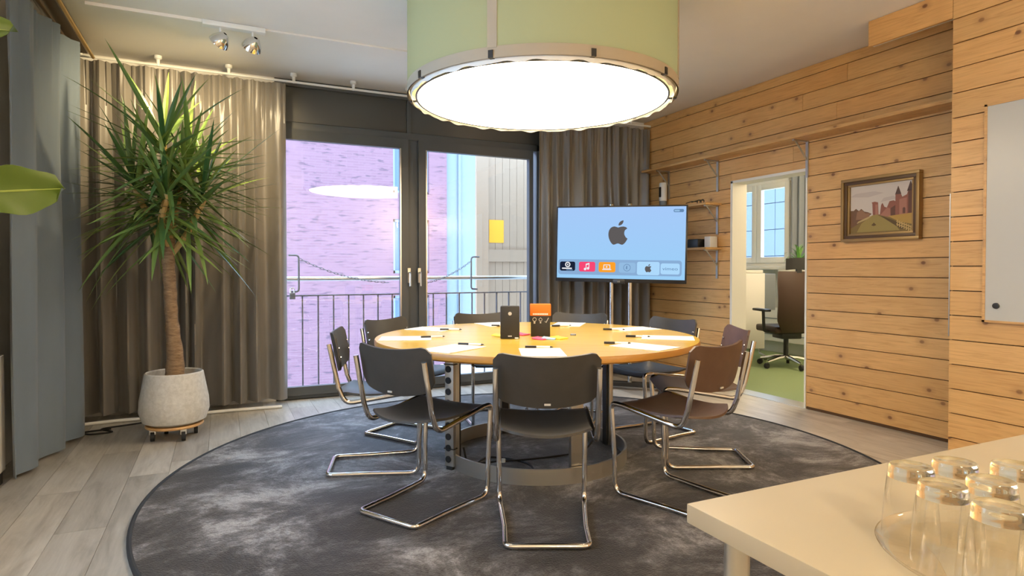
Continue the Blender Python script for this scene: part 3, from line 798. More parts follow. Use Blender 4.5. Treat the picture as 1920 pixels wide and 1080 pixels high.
# ------------------------------------------------------------------ cantilever chairs
def make_chair(ply_name):
    t_ = empty('cantilever_chair')
    pts = [(.212,-.235,.735),(.212,-.185,.50),(.212,-.15,.410),(.212,.195,.462),(.212,.262,.465),(.208,.245,.20),(.205,.242,.014),(.178,-.06,.0135),(.172,-.255,.0135)]
    half = pts; other = [(-x_, y_, z_) for x_, y_, z_ in half[::-1]]
    full = half+other
    rad = [.02,.05,.06,.03,.055,.3,.055,.2,.035]; rad = rad+rad[::-1]
    MB().tube(fillet(full, rad, 5), .0125, 10).build('tube_frame', 'chrome', t_, smooth=True)
    def seat(u, v):
        s_ = 2*u-1
        yr = -.145-.065*(1-s_*s_)
        y_ = yr+(.272-yr)*v
        wx = .205*(1-.06*(1-v)) 
        if v > .9: wx *= 1-.05*((v-.9)/.1)**2
        z_ = .436 + .020*v + .018*s_*s_*(1-v*.6) - .020*math.sin(v*math.pi)*(1-.5*s_*s_) - .03*max(0, (v-.85)/.15)**2 + .010*max(0, .2-v)/.2 + .010*v
        return (s_*wx, y_, z_)
    MB().sheet(seat, 14, 16, .011).build('seat', ply_name, t_, smooth=True)
    def back(u, v):
        s_ = 2*u-1; w_ = .222
        e = abs(s_)
        top = .802 - .022*(1-s_*s_) - (.035*max(0, (e-.80)/.20)**2.6)
        bot = .565 + .035*e**2 + .040*max(0, (e-.78)/.22)**2.2
        z_ = bot+(top-bot)*v
        y_ = -.235 + .045*s_*s_ - .02 - (z_-.68)*.20
        return (s_*w_, y_+.028, z_)
    bk = MB().sheet(back, 22, 10, .011).build('backrest', ply_name, t_, smooth=True)
    MB().box(-.013, .013, -.229, -.226, .580, .588).build('maker_plate', 'print_grey', bk)
    for s_ in (-1, 1):
        for z_ in (.66, .71):
            MB().lathe([(0,0),(.007,0),(.005,.004),(0,.005)], 10).build('screw', 'chrome', bk, loc=(s_*.205, -.178-(z_-.68)*.2, z_), rot=(R(-90),0,0))
    return t_
# (angle from the viewer's side, radius of seat centre, facing offset, ply, label)
spots = [(0, 1.035, 0, 'black_ply', 'black plywood cantilever chair nearest the camera, back turned, centre front'),
         (-35.5, .985, 2, 'black_ply', 'black plywood cantilever chair at front left, back turned to the camera'),
         (-77, .955, -4, 'black_ply', 'black plywood cantilever chair in profile at the far left of the table'),
         (-119, .975, 0, 'black_ply', 'dark cantilever chair against the left door pane, behind the profile chair'),
         (-161, .975, 2, 'black_ply', 'dark cantilever chair behind the table, in front of the yellow notice'),
         (161, .975, -2, 'black_ply', 'dark cantilever chair behind the table, below the television'),
         (121, .955, 0, 'black_ply', 'dark cantilever chair beside the boarded wall, right of the television stand'),
         (84, .99, 3, 'brown_ply', 'brown plywood cantilever chair at the right, in front of the doorway'),
         (43.5, 1.00, -3, 'brown_ply', 'brown plywood cantilever chair at front right, beside the white counter')]
proto = {}
for a, r_, off, pl, lab in spots:
    if pl not in proto: o = proto[pl] = make_chair(pl)
    else: o = copy_tree(proto[pl])
    wx, wy = W(3.78-r_*math.cos(R(a)), .145+r_*math.sin(R(a)))
    o.location = (wx, wy, FZ)
    fd, fl_ = math.cos(R(a+off)), -math.sin(R(a+off))
    vx, vy = fd*SN+fl_*CS, fd*CS-fl_*SN
    o.rotation_euler = (0, 0, math.atan2(-vx, vy))
    tag(o, lab, 'chair', 'cantilever chairs around the round table')

# ------------------------------------------------------------------ things on the table
names = ['nearest front chair', 'front left chair', 'far left profile chair', 'chair at the left pane', 'back chair behind the boxes',
         'back chair below the television', 'chair by the boarded wall', 'right-hand brown chair', 'front right brown chair']
pa = [0, -35, -77, -119, -160, 160, 120, 79, 44]
pm = MB().box(-.105,.105,-.1485,.1485,0,.003).mesh('paper_sheet', 'paper')
def make_pen():
    t_ = empty('pen')
    MB().tube([(0,-.05,0),(0,.065,0)], .0055, 8).build('barrel', 'print_white', t_, smooth=True)
    MB().tube([(0,.02,0),(0,.078,0)], .0066, 8).build('cap', 'black_plastic', t_, smooth=True)
    MB().tube([(0,-.05,0),(0,-.066,0)], [.0055,.001], 8).build('tip', 'black_plastic', t_, smooth=True)
    return t_
pen0 = None
for k, a in enumerate(pa):
    pr = .785
    wx, wy = W(3.78-pr*math.cos(R(a)), .145+pr*math.sin(R(a)))
    fd, fl_ = math.cos(R(a)), -math.sin(R(a)); vx, vy = fd*SN+fl_*CS, fd*CS-fl_*SN
    rz = math.atan2(-vx, vy)
    o = bpy.data.objects.new('paper_sheet', pm); C.objects.link(o); o.location = (wx, wy, TH+.0005); o.rotation_euler = (0,0,rz+rnd.uniform(-.12,.12))
    tag(o, 'white paper pad on the table in front of the '+names[k], 'paper', 'paper pads on the table')
    pr = .62
    wx, wy = W(3.78-pr*math.cos(R(a)), .145+pr*math.sin(R(a)))
    if pen0 is None: pen0 = p_ = make_pen()
    else: p_ = copy_tree(pen0)
    p_.location = (wx, wy, TH+.0075); p_.rotation_euler = (0,0,-R(YAW)+R(90)+rnd.uniform(-.35,.35))
    tag(p_, 'black-capped pen lying inward of the pad of the '+names[k], 'pen', 'pens on the table')
bx_, by_ = W(3.62, -.012)
bk = empty('black_box', (bx_, by_, TH), -R(YAW), 'upright black box with a round silver dot, standing on the table', 'box')
MB().box(-.056,.056,-.035,.035,.001,.190).build('body', 'black_plastic', bk, bevel=.007)
MB().lathe([(0,0),(.0105,0),(.0105,.0025),(0,.0025)], 20).build('dot', 'print_grey', bk, loc=(0,-.0349,.147), rot=(R(90),0,0))
MB().box(-.011,.011,-.0365,-.0349,.013,.020).build('logo_plate', 'print_grey', bk)
MB().box(.028,.05,-.0365,-.0349,.002,.009).build('sticker', 'print_white', bk)
bx_, by_ = W(3.74, .172)
ob_ = empty('orange_box', (bx_, by_, TH), -R(YAW)-.03, 'black card box with bright orange lid standing on the table', 'box')
MB().box(-.058,.058,-.03,.03,.001,.135).build('body', 'black_plastic', ob_, bevel=.003)
ld = MB().box(-.063,.063,-.034,.034,.125,.195).build('lid', 'orange_card', ob_, bevel=.005)
for k in range(9): MB().box(-.046+k*.0103,-.038+k*.0103,-.0347,-.0339,.131,.140).build('print', 'print_white', ld)
ic = MB().tube([(-.036+.011*math.cos(a*.628), -.0306, .103+.011*math.sin(a*.628)) for a in range(10)], .0018, 4, closed=True).box(-.041,-.031,-.0312,-.0300,.078,.091)
ic.build('print', 'print_grey', ob_)
MB().tube([(-.01,-.0306,.104),(.0,-.0306,.114),(.01,-.0306,.104),(.007,-.0306,.095),(-.007,-.0306,.095)], .0018, 4, closed=True).box(-.004,.004,-.0312,-.03,.080,.09).build('print', 'print_grey', ob_)
MB().tube([(.026,-.0306,.092),(.033,-.0306,.084),(.048,-.0306,.113)], .0022, 4).build('print', 'print_grey', ob_)
for (d_, l_, mt_, rz, z_, lab) in ((3.565,.165,'pink_note',.6,0,'pink sticky note pad in front of the orange-lidded box'), (3.575,.215,'blue_note',.9,0,'pale blue sticky note pad between the pink and yellow pads'),
                             (3.60,.275,'yellow_note',.4,0,'yellow sticky note pad right of the orange-lidded box'), (3.72,-.075,'yellow_note',.8,0,'yellow sticky note behind the left side of the black box'),
                             (3.80,.06,'pink_note',.5,0,'pink sticky note between the two boxes')):
    x_, y_ = W(d_, l_)
    o = MB().sheet(lambda u, v: ((u-.5)*.076, (v-.5)*.076, .004+.006*v*v*v), 2, 6, .006).build('sticky_notes', mt_, None, loc=(x_, y_, TH), rot=(0,0,rz))
    tag(o, lab, 'sticky notes', 'sticky notes on the table')
x_, y_ = W(3.78, .375)
o = MB().lathe([(0,0),(.018,0),(.018,.008),(.015,.010),(0,.010)], 16).build('table_button', 'grey_bin', None, smooth=True, loc=(x_, y_, TH)); tag(o, 'small grey puck on the table right of the orange-lidded box', 'puck')

# ------------------------------------------------------------------ drum lamp
LX, LY = W(3.76, .178); LZ, LR = 2.17, .80
lp = empty('drum_lamp', (LX, LY, LZ), -R(YAW), 'huge round pale green fabric drum lamp above the table', 'lamp')
H_ = ZC-LZ-.004
def drum(u, v): 
    a = 2*math.pi*u; return (LR*math.cos(a), LR*math.sin(a), .055+v*(H_-.055))
MB().sheet(drum, 96, 4).build('shade', 'shade_fabric', lp, smooth=True)
MB().lathe([(LR+.002,0),(LR+.002,.056),(LR-.006,.056),(LR-.006,0)], 96, caps=False).build('bottom_band', 'shade_band', lp, smooth=True)
for a in (-110, -20, 70, 160):
    MB().obox(Matrix.Rotation(R(a), 4, 'Z') @ Matrix.Translation((LR+.001, 0, H_/2+.02)), .006, .05, H_-.06).build('seam_strip', 'shade_band', lp)
MB().lathe([(0,-.008),(LR-.058,-.008),(LR-.058,.0),(0,.0)], 96).build('diffuser', 'lamp_glow', lp)
MB().tube([((LR-.052)*math.cos(a*math.pi/48), (LR-.052)*math.sin(a*math.pi/48), -.006) for a in range(96)], .006, 6, closed=True).build('diffuser_ring', 'black_plastic', lp, smooth=True)
def skirt(u, v):
    a = 2*math.pi*u; w_ = .010*math.sin(a*26)+.006*math.sin(a*41+1)
    return ((LR-.012-.012*v)*math.cos(a), (LR-.012-.012*v)*math.sin(a), .030-.046*v+w_*v*.45)
MB().sheet(skirt, 240, 2).build('fabric_skirt', 'skirt_white', lp, smooth=True)
for k in range(10):
    a = -110.5+k*36
    cl = MB().obox(Matrix.Rotation(R(a), 4, 'Z') @ Matrix.Translation((LR-.018, 0, .004)), .045, .024, .006)
    cl.obox(Matrix.Rotation(R(a), 4, 'Z') @ Matrix.Translation((LR+.005, 0, .02)), .006, .024, .036)
    cl.build('clip', 'black_plastic', lp)
MB().lathe([(0,H_),(.3,H_),(.3,H_-.03),(0,H_-.03)], 32).build('ceiling_plate', 'shade_band', lp)
# spot fixture
sx_, sy_ = -.03, 4.63
sp_ = empty('spot_fixture', (sx_, sy_, ZC), R(0), 'white ceiling bar with two round chrome reflector spotlights', 'lamp')
MB().box(-.07, .32, -.03, .03, -.035, -.002).build('bar', 'white_plastic', sp_, bevel=.004)
tgt = [Vector((-.75, 5.46, 1.75)), Vector((-.15, 5.46, 2.0))]
for k, xx in enumerate((.04, .24)):
    hd = Vector((xx, -.01, -.12)); dirv = (tgt[k]-Vector((sx_, sy_, ZC))-hd).normalized()
    q = dirv.to_track_quat('Z', 'Y').to_euler()
    h_ = MB().lathe([(.012,-.055),(.03,-.045),(.058,.0),(.066,.028),(.063,.028),(.054,.0),(.02,-.035)], 24, caps=False).build('reflector', 'chrome', sp_, smooth=True, loc=hd, rot=q)
    MB().lathe([(0,-.02),(.012,-.015),(.012,.01),(0,.015)], 12).build('bulb', 'bulb_glow', h_, smooth=True)
    MB().tube([(xx,0,-.03),(xx,-.01,-.085)], .008, 8).build('stem', 'white_plastic', sp_, smooth=True)
    ld_ = bpy.data.lights.new('spot_light', 'SPOT'); ld_.energy = 42; ld_.color = (1, .78, .45); ld_.spot_size = R(120); ld_.spot_blend = .8; ld_.shadow_soft_size = .04
    lo = bpy.data.objects.new('spot_light', ld_); C.objects.link(lo); lo.parent = sp_
    lo.location = hd+dirv*.04; lo.rotation_euler = (-dirv).to_track_quat('Z', 'Y').to_euler()

def globe(loc, lab, drop, r=.17):  # invented globe lamps, added out of view to brighten the rooms
    g_ = empty('fill_globe', loc, 0, lab, 'lamp', 'added fill globes')
    MB().lathe([(r*math.sin(math.pi*k/16), -r*math.cos(math.pi*k/16)) for k in range(17)], 24).build('globe', 'fill_globe_glow', g_, smooth=True)
    MB().tube([(0,0,.165),(0,0,drop)], .005, 6).build('cord', 'black_plastic', g_)
    MB().lathe([(0,drop),(.05,drop),(.05,drop-.03),(0,drop-.03)], 16).build('canopy', 'white_plastic', g_)
globe((.3, -1.1, 2.1), 'added opal fill globe behind the camera, above the left of the counter', ZC-2.1)
globe((3.5, -1.2, 2.1), 'added opal fill globe behind the camera, above the right of the counter', ZC-2.1)
globe((5.7, 4.2, 2.2), 'added opal fill globe in the office, hidden beside the doorway', .5, .2)  # added out of sight to lift the dark office
# ------------------------------------------------------------------ yucca
ux, uy = W(4.22, -2.31)
yu = empty('potted_yucca', (ux, uy, 0), 0, 'tall yucca with spiky green leaves in a pale round pot', 'plant')
MB().lathe([(.15,.102),(.195,.125),(.216,.19),(.212,.27),(.192,.38),(.180,.445),(.172,.452),(.164,.445),(.168,.40),(.15,.38),(0,.38)], 40).build('pot', 'ceramic_pot', yu, smooth=True)
MB().lathe([(0,.40),(.166,.40),(.166,.405),(0,.415)], 32).build('soil', 'soil', yu, smooth=True)
MB().tube(crom([(0,0,.38),(.006,0,.55),(-.012,0,.8),(-.02,.0,1.0),(-.03,0,1.2),(-.025,0,1.36)], 6, False), [.066-.026*min(1, k/12)+.003*math.sin(k*1.9) for k in range(31)], 14).build('trunk', 'bark', yu, smooth=True)
heads = [((-.02,.0,1.30),(-.03,-.05,1.75),(-.05,-.06,1.98)), ((-.03,.0,1.25),(-.14,.03,1.50),(-.24,.04,1.72)), ((-.01,0,1.25),(.10,-.02,1.42),(.20,.0,1.66)), ((-.02,0,1.28),(-.06,-.12,1.45),(-.02,-.16,1.64)), ((-.02,0,1.28),(.02,.1,1.6),(.10,.12,1.86))]
for hd in heads:
    MB().tube(crom(hd, 6, False), .021, 8).build('cane', 'young_cane', yu, smooth=True)
var = []
for k in range(6):
    cv = rnd.uniform(.0,.26); tw = rnd.uniform(-.3,.3)
    def yl(u, v, cv=cv, tw=tw):
        s_ = 2*u-1; w_ = .021*(.55+.9*v if v < .4 else .91*(1-((v-.4)/.6)**1.7)+.0)
        return (s_*w_+tw*.05*v*v, v*(1-.25*cv*v), .10*v-cv*v*v*.55+abs(s_)*w_*.35)
    var.append(MB().sheet(yl, 2, 9).mesh('leaf', 'yucca_leaf', True))
for hi, hd in enumerate(heads):
    top = Vector(hd[2]); ax = (Vector(hd[2])-Vector(hd[1])).normalized()
    n = 60
    for k in range(n):
        f = k/n
        el = R(82-126*f**.68+rnd.uniform(-14,14)); az = k*2.39996+hi
        o = bpy.data.objects.new('leaf', rnd.choice(var)); C.objects.link(o); o.parent = yu
        o.location = top - ax*(f*.28) + Vector((0,0,.05))
        L = rnd.uniform(.48,.74)*(1-.15*(f < .15))+.06*f
        o.rotation_euler = (el, rnd.uniform(-.25,.25), az)
        tip = o.rotation_euler.to_matrix() @ Vector((0, 1, 0)); bx0 = ux+o.location.x; by0 = uy+o.location.y
        if bx0+tip.x*L < -.88: L = (bx0+.88)/-tip.x
        if by0+tip.y*L > 5.37: L = (5.37-by0)/tip.y
        o.scale = (.86, L, L)
MB().lathe([(0,.083),(.175,.083),(.18,.09),(.175,.101),(0,.101)], 40).build('dolly_plate', 'pine_shelf', yu, smooth=True)
for k in range(4):
    a = R(45+90*k-20); c_, s_ = .14*math.cos(a), .14*math.sin(a)
    cs_ = MB().tube([(c_-.012,s_,.034),(c_+.012,s_,.034)], .034, 16).build('castor', 'black_rubber', yu, smooth=True)
    MB().box(c_-.02,c_+.02,s_-.014,s_+.014,.045,.083).build('castor_fork', 'steel', cs_, bevel=.004)

# ------------------------------------------------------------------ television on stand
tl = Vector(W(5.98,.425)); tr_ = Vector(W(5.60,1.585)); tc = (tl+tr_)/2; dv = tr_-tl; TW = dv.length; tz = 1.385; Hh = .72
arz = math.atan2(dv.y, dv.x)
tv = empty('television', (tc.x, tc.y, tz), arz, 'flat television showing a blue screen on a tall stand', 'television')
tv.rotation_euler = (0, R(1.0), arz)
MB().box(-TW/2, TW/2, 0, .045, -Hh/2, Hh/2).build('casing', 'tv_bezel', tv, bevel=.006)
SW, SH = TW-.03, Hh-.05; sz = .010
MB().box(-SW/2, SW/2, -.003, .001, sz-SH/2, sz+SH/2).build('screen', 'screen_blue', tv)
def uvs(x_, y_): return ((x_-85)/1355.*SW-SW/2, sz+SH/2-(y_-110)/755.*SH)
def flat(name, poly, m_, lay, par=tv):
    p2 = [uvs(*p) for p in poly]
    n = len(p2)
    me_ = MB().prism(p2, lambda a, c: (a, -.003, c), lambda a, c: (a, -.003-.0006*lay, c))
    return me_.build(name, m_, par)
def rr_px(x0, x1, y0, y1, r): return rrect(x1-x0, y1-y0, r, 4, (x0+x1)/2, (y0+y1)/2)
abody = [(745,325),(722,317),(698,314),(668,328),(648,360),(643,400),(650,440),(668,478),(690,502),(708,505),(745,493),(782,505),(802,502),(826,478),(847,442)]
abite = [(828,428),(812,395),(816,358),(843,334)]
atop = [(826,320),(800,314),(772,317)]
def apple(cx, cy, s_, lay, nm):
    body = [tuple(p) for p in crom(abody, 4, False)] + [tuple(p) for p in crom(abite, 4, False)] + atop
    lf = [tuple(p) for p in crom([(750,303),(753,280),(772,259),(799,250),(797,274),(778,297)], 4)]
    f = lambda p: (cx+(p[0]-745)*s_, cy+(p[1]-390)*s_)
    o = flat(nm, [f(p) for p in body], 'scr_dark', lay); flat(nm, [f(p) for p in lf], 'scr_dark', lay)
apple(745, 390, 1.0, 1, 'screen_print')
flat('screen_print', rr_px(100, 1408, 665, 828, 28), 'scr_dock', 1)
for x0, x1, y0, y1, m_ in ((118,288,690,790,'scr_navy'), (330,508,690,795,'scr_pink'), (545,725,690,798,'scr_orange'), (762,938,694,800,'scr_mid'), (952,1185,682,820,'scr_pale'), (1195,1388,696,808,'scr_pale')):
    flat('screen_tile', rr_px(x0, x1, y0, y1, 20), m_, 2)
apple(1068, 752, .33, 3, 'screen_print')
def circ(cx, cy, r, n=16): return [(cx+r*math.cos(2*math.pi*k/n), cy+r*math.sin(2*math.pi*k/n)) for k in range(n)]
flat('screen_print', circ(205, 722, 30), 'scr_white', 3); flat('screen_print', circ(205, 722, 18), 'scr_navy', 4); flat('screen_print', circ(205, 722, 8), 'scr_white', 5)
flat('screen_print', rr_px(142, 252, 756, 770, 4), 'scr_white', 3); flat('screen_print', rr_px(190, 262, 776, 784, 3), 'scr_slate', 3)
flat('screen_print', circ(398, 768, 14), 'scr_white', 3); flat('screen_print', circ(430, 760, 14), 'scr_white', 3)
flat('screen_print', [(404,712),(412,710),(412,768),(404,768)], 'scr_white', 3); flat('screen_print', [(436,702),(444,700),(444,760),(436,760)], 'scr_white', 3)
flat('screen_print', [(404,712),(444,700),(444,716),(404,728)], 'scr_white', 3)
flat('screen_print', [(598,716),(668,716),(672,764),(594,764)], 'scr_white', 3); flat('screen_print', [(606,724),(660,724),(663,757),(603,757)], 'scr_orange', 4)
flat('screen_print', [(582,766),(684,766),(680,774),(586,774)], 'scr_white', 3); flat('screen_print', [(624,730),(624,752),(645,741)], 'scr_white', 5)
flat('screen_print', circ(847, 746, 38, 24), 'scr_slate', 3); flat('screen_print', circ(847, 746, 33, 24), 'scr_mid', 4)
flat('screen_print', [(840,730),(850,724),(850,766),(836,756)], 'scr_slate', 5)
flat('screen_print', rr_px(1314, 1418, 138, 170, 14), 'scr_slate', 1); flat('screen_print', rr_px(1322, 1376, 145, 163, 8), 'scr_mid', 2)
c_ = uvs(1292, 752)
text_mesh('vimeo', .042, 'screen_print', 'scr_slate', tv, lambda a, c: (c_[0]+a*1.35, -.0055, c_[1]+c))
MB().box(-.055, .055, -.004, .03, -Hh/2-.012, -Hh/2+.03).build('logo_bump', 'tv_bezel', tv, bevel=.004)
text_mesh('LG', .020, 'maker_logo', 'print_grey', tv, lambda a, c: (a, -.0046, -Hh/2+.008+c))
st = empty('television_stand', (tc.x, tc.y, 0), arz, 'two-pole chrome floor stand carrying the television', 'stand')
for xx in (-.095, .08):
    MB().tube([(xx,.14,.06),(xx,.14,1.755)], .019, 14).build('pole', 'chrome', st, smooth=True)
    MB().lathe([(0,0),(.022,0),(.018,.018),(0,.022)], 12).build('pole_cap', 'chrome', st, smooth=True, loc=(xx,.14,1.755))
MB().box(-.2, .2, .046, .12, 1.25, 1.5).build('mount_plate', 'black_plastic', st)
MB().box(-.42, .42, .10, .18, .03, .075).build('base_beam', 'black_plastic', st, bevel=.008)
for s_ in (-1, 1): MB().box(s_*.40-.03, s_*.40+.03, -.2, .42, .005, .05).build('foot', 'black_plastic', st, bevel=.008)
cv_ = MB().tube(crom([(tc.x-.06,tc.y+.13,1.05),(tc.x-.05,tc.y+.16,.7),(tc.x-.07,tc.y+.15,.3),(tc.x-.05,tc.y+.15,.1)], 6, False), .005, 6).build('television_cable', 'black_rubber', None, smooth=True)
tag(cv_, 'thin black cable hanging down behind the television', 'cable')

# ------------------------------------------------------------------ shelves on the boarded wall
def bracket(par, y_, zt, dep, rail):
    b_ = MB().box(-.012, -.001, y_-.012, y_+.012, zt-rail, zt-.002).build('bracket_rail', 'alu', par)
    MB().box(-dep*.85, 0, y_-.009, y_+.009, zt-.012, zt-.001).build('bracket_arm', 'alu', par)
    MB().tube([(-dep*.72, y_, zt-.010), (-.008, y_, zt-.155)], .007, 6).build('bracket_brace', 'alu', par)
ls = empty('long_shelf', (XR-.002, 3.9, 2.20), 0, 'long pine shelf running high along the boarded wall', 'shelf')
MB().box(-.20, -.001, -1.65, 1.62, 0, .022).build('shelf_board', 'pine_shelf', ls)
for y_ in (-.33, .68, 1.40): bracket(ls, y_, 0, .2, .30)
for nm, z_, lab in (('upper', 1.765, 'short pine shelf behind the television holding dark spectacles'), ('lower', 1.34, 'short pine shelf behind the television holding a black device')):
    s_ = empty('wall_shelf', (XR-.002, 4.85, z_), 0, lab, 'shelf', 'short wall shelves')
    MB().box(-.20, -.001, -.32, .50, 0, .020).build('shelf_board', 'pine_shelf', s_)
    bracket(s_, -.27, 0, .2, .28); bracket(s_, .4, 0, .2, .28)
def wallp(px, py, xw):
    r_ = (px-960)/F; d_ = xw/(SN+r_*CS); return d_*(CS-r_*SN), 1.15+(505-py)/F*d_
gl = empty('spectacles', (XR-.11, 4.70, 1.787), R(80), 'dark spectacles lying on the upper short shelf', 'spectacles')
for s_ in (-1, 1):
    MB().tube([(s_*.034+.026*math.cos(a*.628), 0, .022+.019*math.sin(a*.628)) for a in range(10)], .004, 6, closed=True).build('rim', 'black_plastic', gl, smooth=True)
    MB().tube([(s_*.062,0,.03),(s_*.064,.06,.03),(s_*.05,.13,.008)], .004, 6).build('temple', 'black_plastic', gl, smooth=True)
MB().tube([(-.01,0,.027),(0,0,.031),(.01,0,.027)], .004, 6).build('bridge', 'black_plastic', gl, smooth=True)
cm = empty('video_camera', (XR-.12, 4.80, 1.36), R(90), 'black video device lying on the lower short shelf', 'camera')
MB().box(-.13, .03, -.05, .05, .0, .085).build('body', 'black_plastic', cm, bevel=.012)
MB().tube([(.03,0,.045),(.10,0,.045),(.13,0,.045)], [.036,.036,.028], 16).build('lens', 'black_plastic', cm, smooth=True)
MB().box(-.10,-.02,-.0515,-.0499,.055,.066).build('print', 'print_grey', cm); MB().box(-.10,-.04,-.0515,-.0499,.02,.03).build('print', 'print_grey', cm)
bxw = MB().box(-.045,.045,-.04,.04,.0,.105).build('white_carton', 'white_plastic', None, bevel=.004, loc=(XR-.07, 4.60, 1.361)); tag(bxw, 'small white carton at the end of the lower short shelf', 'box')
sd = empty('wall_dispenser', (XR-.06, 5.33, 1.74), R(0), 'white and grey cylindrical device on the wall above the television corner', 'device')
MB().lathe([(.0,.0),(.038,.0),(.038,.14)], 20).build('base', 'grey_bin', sd, smooth=True)
MB().lathe([(.040,.14),(.042,.15),(.042,.32),(.036,.335),(0,.337)], 20).build('upper_body', 'white_plastic', sd, smooth=True)
MB().box(-.046,-.030,-.016,.016,.18,.29).build('window_strip', 'black_plastic', sd, bevel=.006)
MB().box(-.03,.058,-.03,.03,-.02,.0).build('holder', 'black_plastic', sd)

# ------------------------------------------------------------------ painting
PY0, PY1, PZ0, PZ1 = 2.645, 3.235, 1.357, 1.832
pt = empty('castle_painting', (XR-.002, (PY0+PY1)/2, (PZ0+PZ1)/2), 0, 'framed landscape painting of a red brick castle on the boarded wall', 'painting')
pw2, ph2 = (PY1-PY0)/2, (PZ1-PZ0)/2
def frame_ring(o_, i_, x0, x1, name, m_):
    b_ = MB()
    for (a, c, e, g_) in ((-pw2+o_, pw2-o_, ph2-i_, ph2-o_), (-pw2+o_, pw2-o_, -ph2+o_, -ph2+i_), (-pw2+o_, -pw2+i_, -ph2+i_, ph2-i_), (pw2-i_, pw2-o_, -ph2+i_, ph2-i_)):
        b_.box(x0, x1, a, c, e, g_)
    return b_.build(name, m_, pt, bevel=.003)
frame_ring(0, .022, -.045, -.001, 'frame', 'frame_gilt'); frame_ring(.02, .045, -.036, -.001, 'frame', 'frame_bronze'); frame_ring(.043, .060, -.027, -.001, 'frame_liner', 'frame_gilt')
cw, chh = pw2-.055, ph2-.055
def cpt(u, v): return (cw-2*cw*u, -chh+2*chh*v)         # u to the viewer's right, v up
def paint(poly, m_, lay):
    n = len(poly); q = [cpt(*p) for p in poly]
    MB().prism(q, lambda a, c: (-.008, a, c), lambda a, c: (-.0100-.0004*lay, a, c)).build('paint_patch', m_, canvas)
canvas = MB().box(-.010, -.002, -cw, cw, -chh, chh).build('canvas', 'p_sky', pt)
paint([(0,.78),(.3,.74),(.55,.80),(.4,.85),(.1,.84)], 'p_cloud', 1); paint([(.5,.62),(.75,.66),(.7,.72),(.55,.70)], 'p_cloud', 1)
paint([(0,0),(1,0),(1,.30),(.7,.36),(.45,.38),(.25,.34),(0,.3)], 'p_hill2', 1)
paint([(0,.12),(.0,.50),(.06,.49),(.1,.53),(.15,.48),(.19,.52),(.24,.46),(.30,.44),(.36,.40),(.2,.25)], 'p_bush', 2)
paint([(.1,.3),(.12,.46),(.2,.5),(.26,.42),(.34,.42),(.3,.3)], 'p_bush2', 3)
paint([(.38,.36),(.37,.60),(.36,.63),(.41,.64),(.46,.62),(.47,.38)], 'p_brick', 3); paint([(.42,.37),(.42,.58),(.46,.58),(.47,.37)], 'p_brick2', 4)
paint([(.49,.36),(.51,.56),(.53,.60),(.56,.52),(.60,.50),(.64,.62),(.70,.63),(.74,.60),(.76,.34)], 'p_brick', 3)
paint([(.50,.36),(.60,.50),(.65,.48),(.66,.30)], 'p_brick2', 4); paint([(.66,.32),(.66,.48),(.76,.56),(.78,.33)], 'p_dark', 4)
paint([(.73,.33),(.73,.74),(.81,.74),(.83,.68),(.90,.72),(.92,.80),(1,.8),(1,.34)], 'p_brick', 5)
paint([(.79,.34),(.79,.64),(.9,.66),(.9,.34)], 'p_brick2', 6); paint([(.84,.36),(.84,.46),(.86,.48),(.88,.46),(.88,.36)], 'p_dark', 7)
paint([(.725,.74),(.77,.90),(.815,.74)], 'p_roof', 6); paint([(.90,.78),(.95,.97),(1,.80)], 'p_roof', 6); paint([(.92,.36),(.92,.80),(1,.80),(1,.36)], 'p_dark', 6)
paint([(.62,.33),(1,.36),(1,.14),(.8,.2)], 'p_field', 7)
paint([(.12,.04),(.2,.22),(.36,.36),(.44,.38),(.55,.30),(.72,.18),(.8,.04)], 'p_hill', 7); paint([(.12,.22),(.3,.30),(.40,.38),(.30,.34),(.14,.26)], 'p_path', 8)
paint([(.36,.17),(.40,.22),(.44,.17),(.40,.15)], 'p_shade', 9); paint([(.5,.35),(.7,.24),(.9,.08),(.82,.06),(.62,.24)], 'p_shade', 8)
for k in range(7):
    u0 = .76+k*.033; v0 = .22-k*.02; paint([(u0,v0-.10),(u0,v0+.02),(u0+.012,v0+.02),(u0+.012,v0-.10)], 'p_fence', 10)
paint([(.75,.225),(1,.085),(1,.065),(.75,.205)], 'p_fence', 10); paint([(.75,.17),(1,.03),(1,.015),(.75,.155)], 'p_fence', 10)

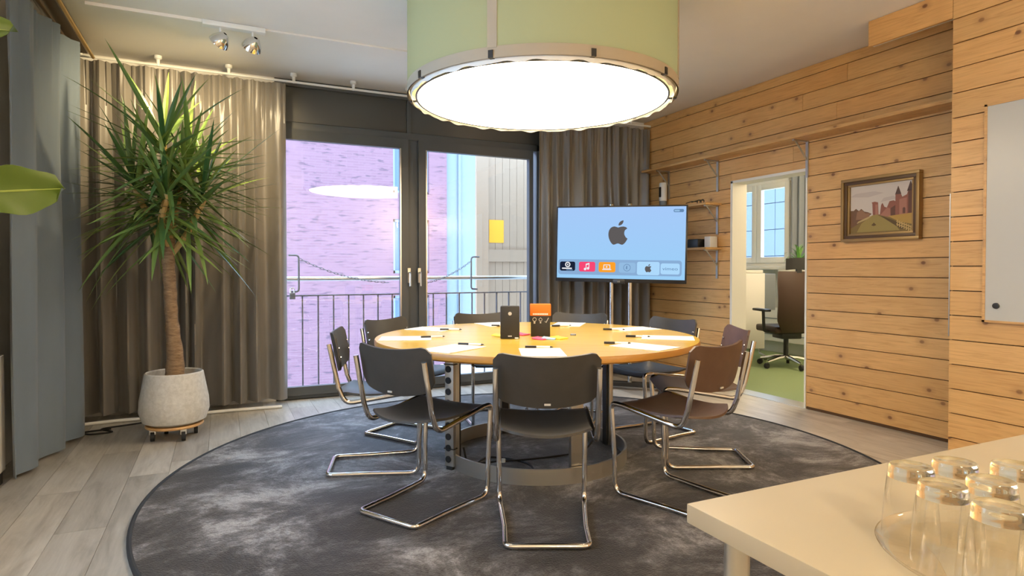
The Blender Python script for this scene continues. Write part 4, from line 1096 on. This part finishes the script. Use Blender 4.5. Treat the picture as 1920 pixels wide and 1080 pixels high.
# ------------------------------------------------------------------ whiteboard
wb = empty('whiteboard', (XN-.002, (BY0+BY1)/2, BZ0), 0, 'white wall board at the right edge on the near boarded wall', 'whiteboard')
yb = (BY1-BY0)/2; zb = BZ1-BZ0
MB().box(-.016, -.001, -yb+.012, yb-.012, .012, zb-.012).build('board', 'board_white', wb)
MB().box(-.020, 0, yb-.014, yb, 0, zb).box(-.020, 0, -yb, -yb+.014, 0, zb).box(-.020, 0, -yb, yb, 0, .012).box(-.020, 0, -yb, yb, zb-.012, zb).build('frame', 'pine_shelf', wb)
mg = MB().lathe([(0,0),(.017,0),(.016,.009),(0,.010)], 16).build('magnet', 'black_plastic', None, smooth=True, loc=(XN-.018, 1.975, .945), rot=(0,R(-90),0)); tag(mg, 'round black magnet low on the white wall board', 'magnet')

# ------------------------------------------------------------------ counter with glasses
ct = empty('counter_table', (.735, .844, 0), 0, 'cream topped counter table in the right foreground', 'table')
MB().box(0, 1.9, -.85, 0, .706, .74).build('tabletop', 'counter_top', ct, bevel=.003)
for x_, y_ in ((.058, -.06), (1.84, -.06), (.058, -.79), (1.84, -.79)):
    MB().tube([(x_,y_,0),(x_,y_,.706)], .021, 16).build('leg', 'alu', ct, smooth=True)
gx0, gy0 = W(.845, .695)
ty = MB().lathe([(0,.0),(.150,.0),(.160,.003),(.168,.010),(.169,.013),(.167,.013),(.158,.005)], 64, caps=False).build('glass_tray', 'thin_glass', None, smooth=True, loc=(gx0, gy0, .7405)); tag(ty, 'round clear glass tray under the upturned tumblers', 'tray')
gw_me = MB().lathe([(.0385,0),(.0370,.03),(.0338,.07),(.0312,.0905)], 48, caps=False).mesh('wall', 'thin_glass', True)
gb_me = MB().lathe([(.0311,.0905),(.0302,.098),(.0296,.106),(.0280,.109),(.024,.1085),(.012,.1065),(0,.106),(0,.092),(.014,.0915),(.026,.0905),(.0311,.0905)], 48, caps=False).mesh('base', 'clear_glass', True)
gl_ = [(.925,.600,'upturned clear tumbler at the far left corner of the tray'), (.945,.680,'upturned clear tumbler in the back row, second from left'), (.930,.760,'upturned clear tumbler in the back row, at the right'),
       (.845,.592,'upturned clear tumbler in the middle row, at the left'), (.862,.672,'upturned clear tumbler in the middle of the tray'), (.848,.752,'upturned clear tumbler in the middle row, at the right'),
       (.768,.610,'upturned clear tumbler nearest the camera, at the left'), (.780,.690,'upturned clear tumbler nearest the camera, second from left')]
for d_, l_, lab in gl_:
    x_, y_ = W(d_, l_)
    o = empty('drinking_glass', (x_, y_, .7462), 0, lab, 'glass', 'upturned tumblers on the tray')
    for n_, me_ in (('wall', gw_me), ('base', gb_me)):
        q = bpy.data.objects.new(n_, me_); C.objects.link(q); q.parent = o
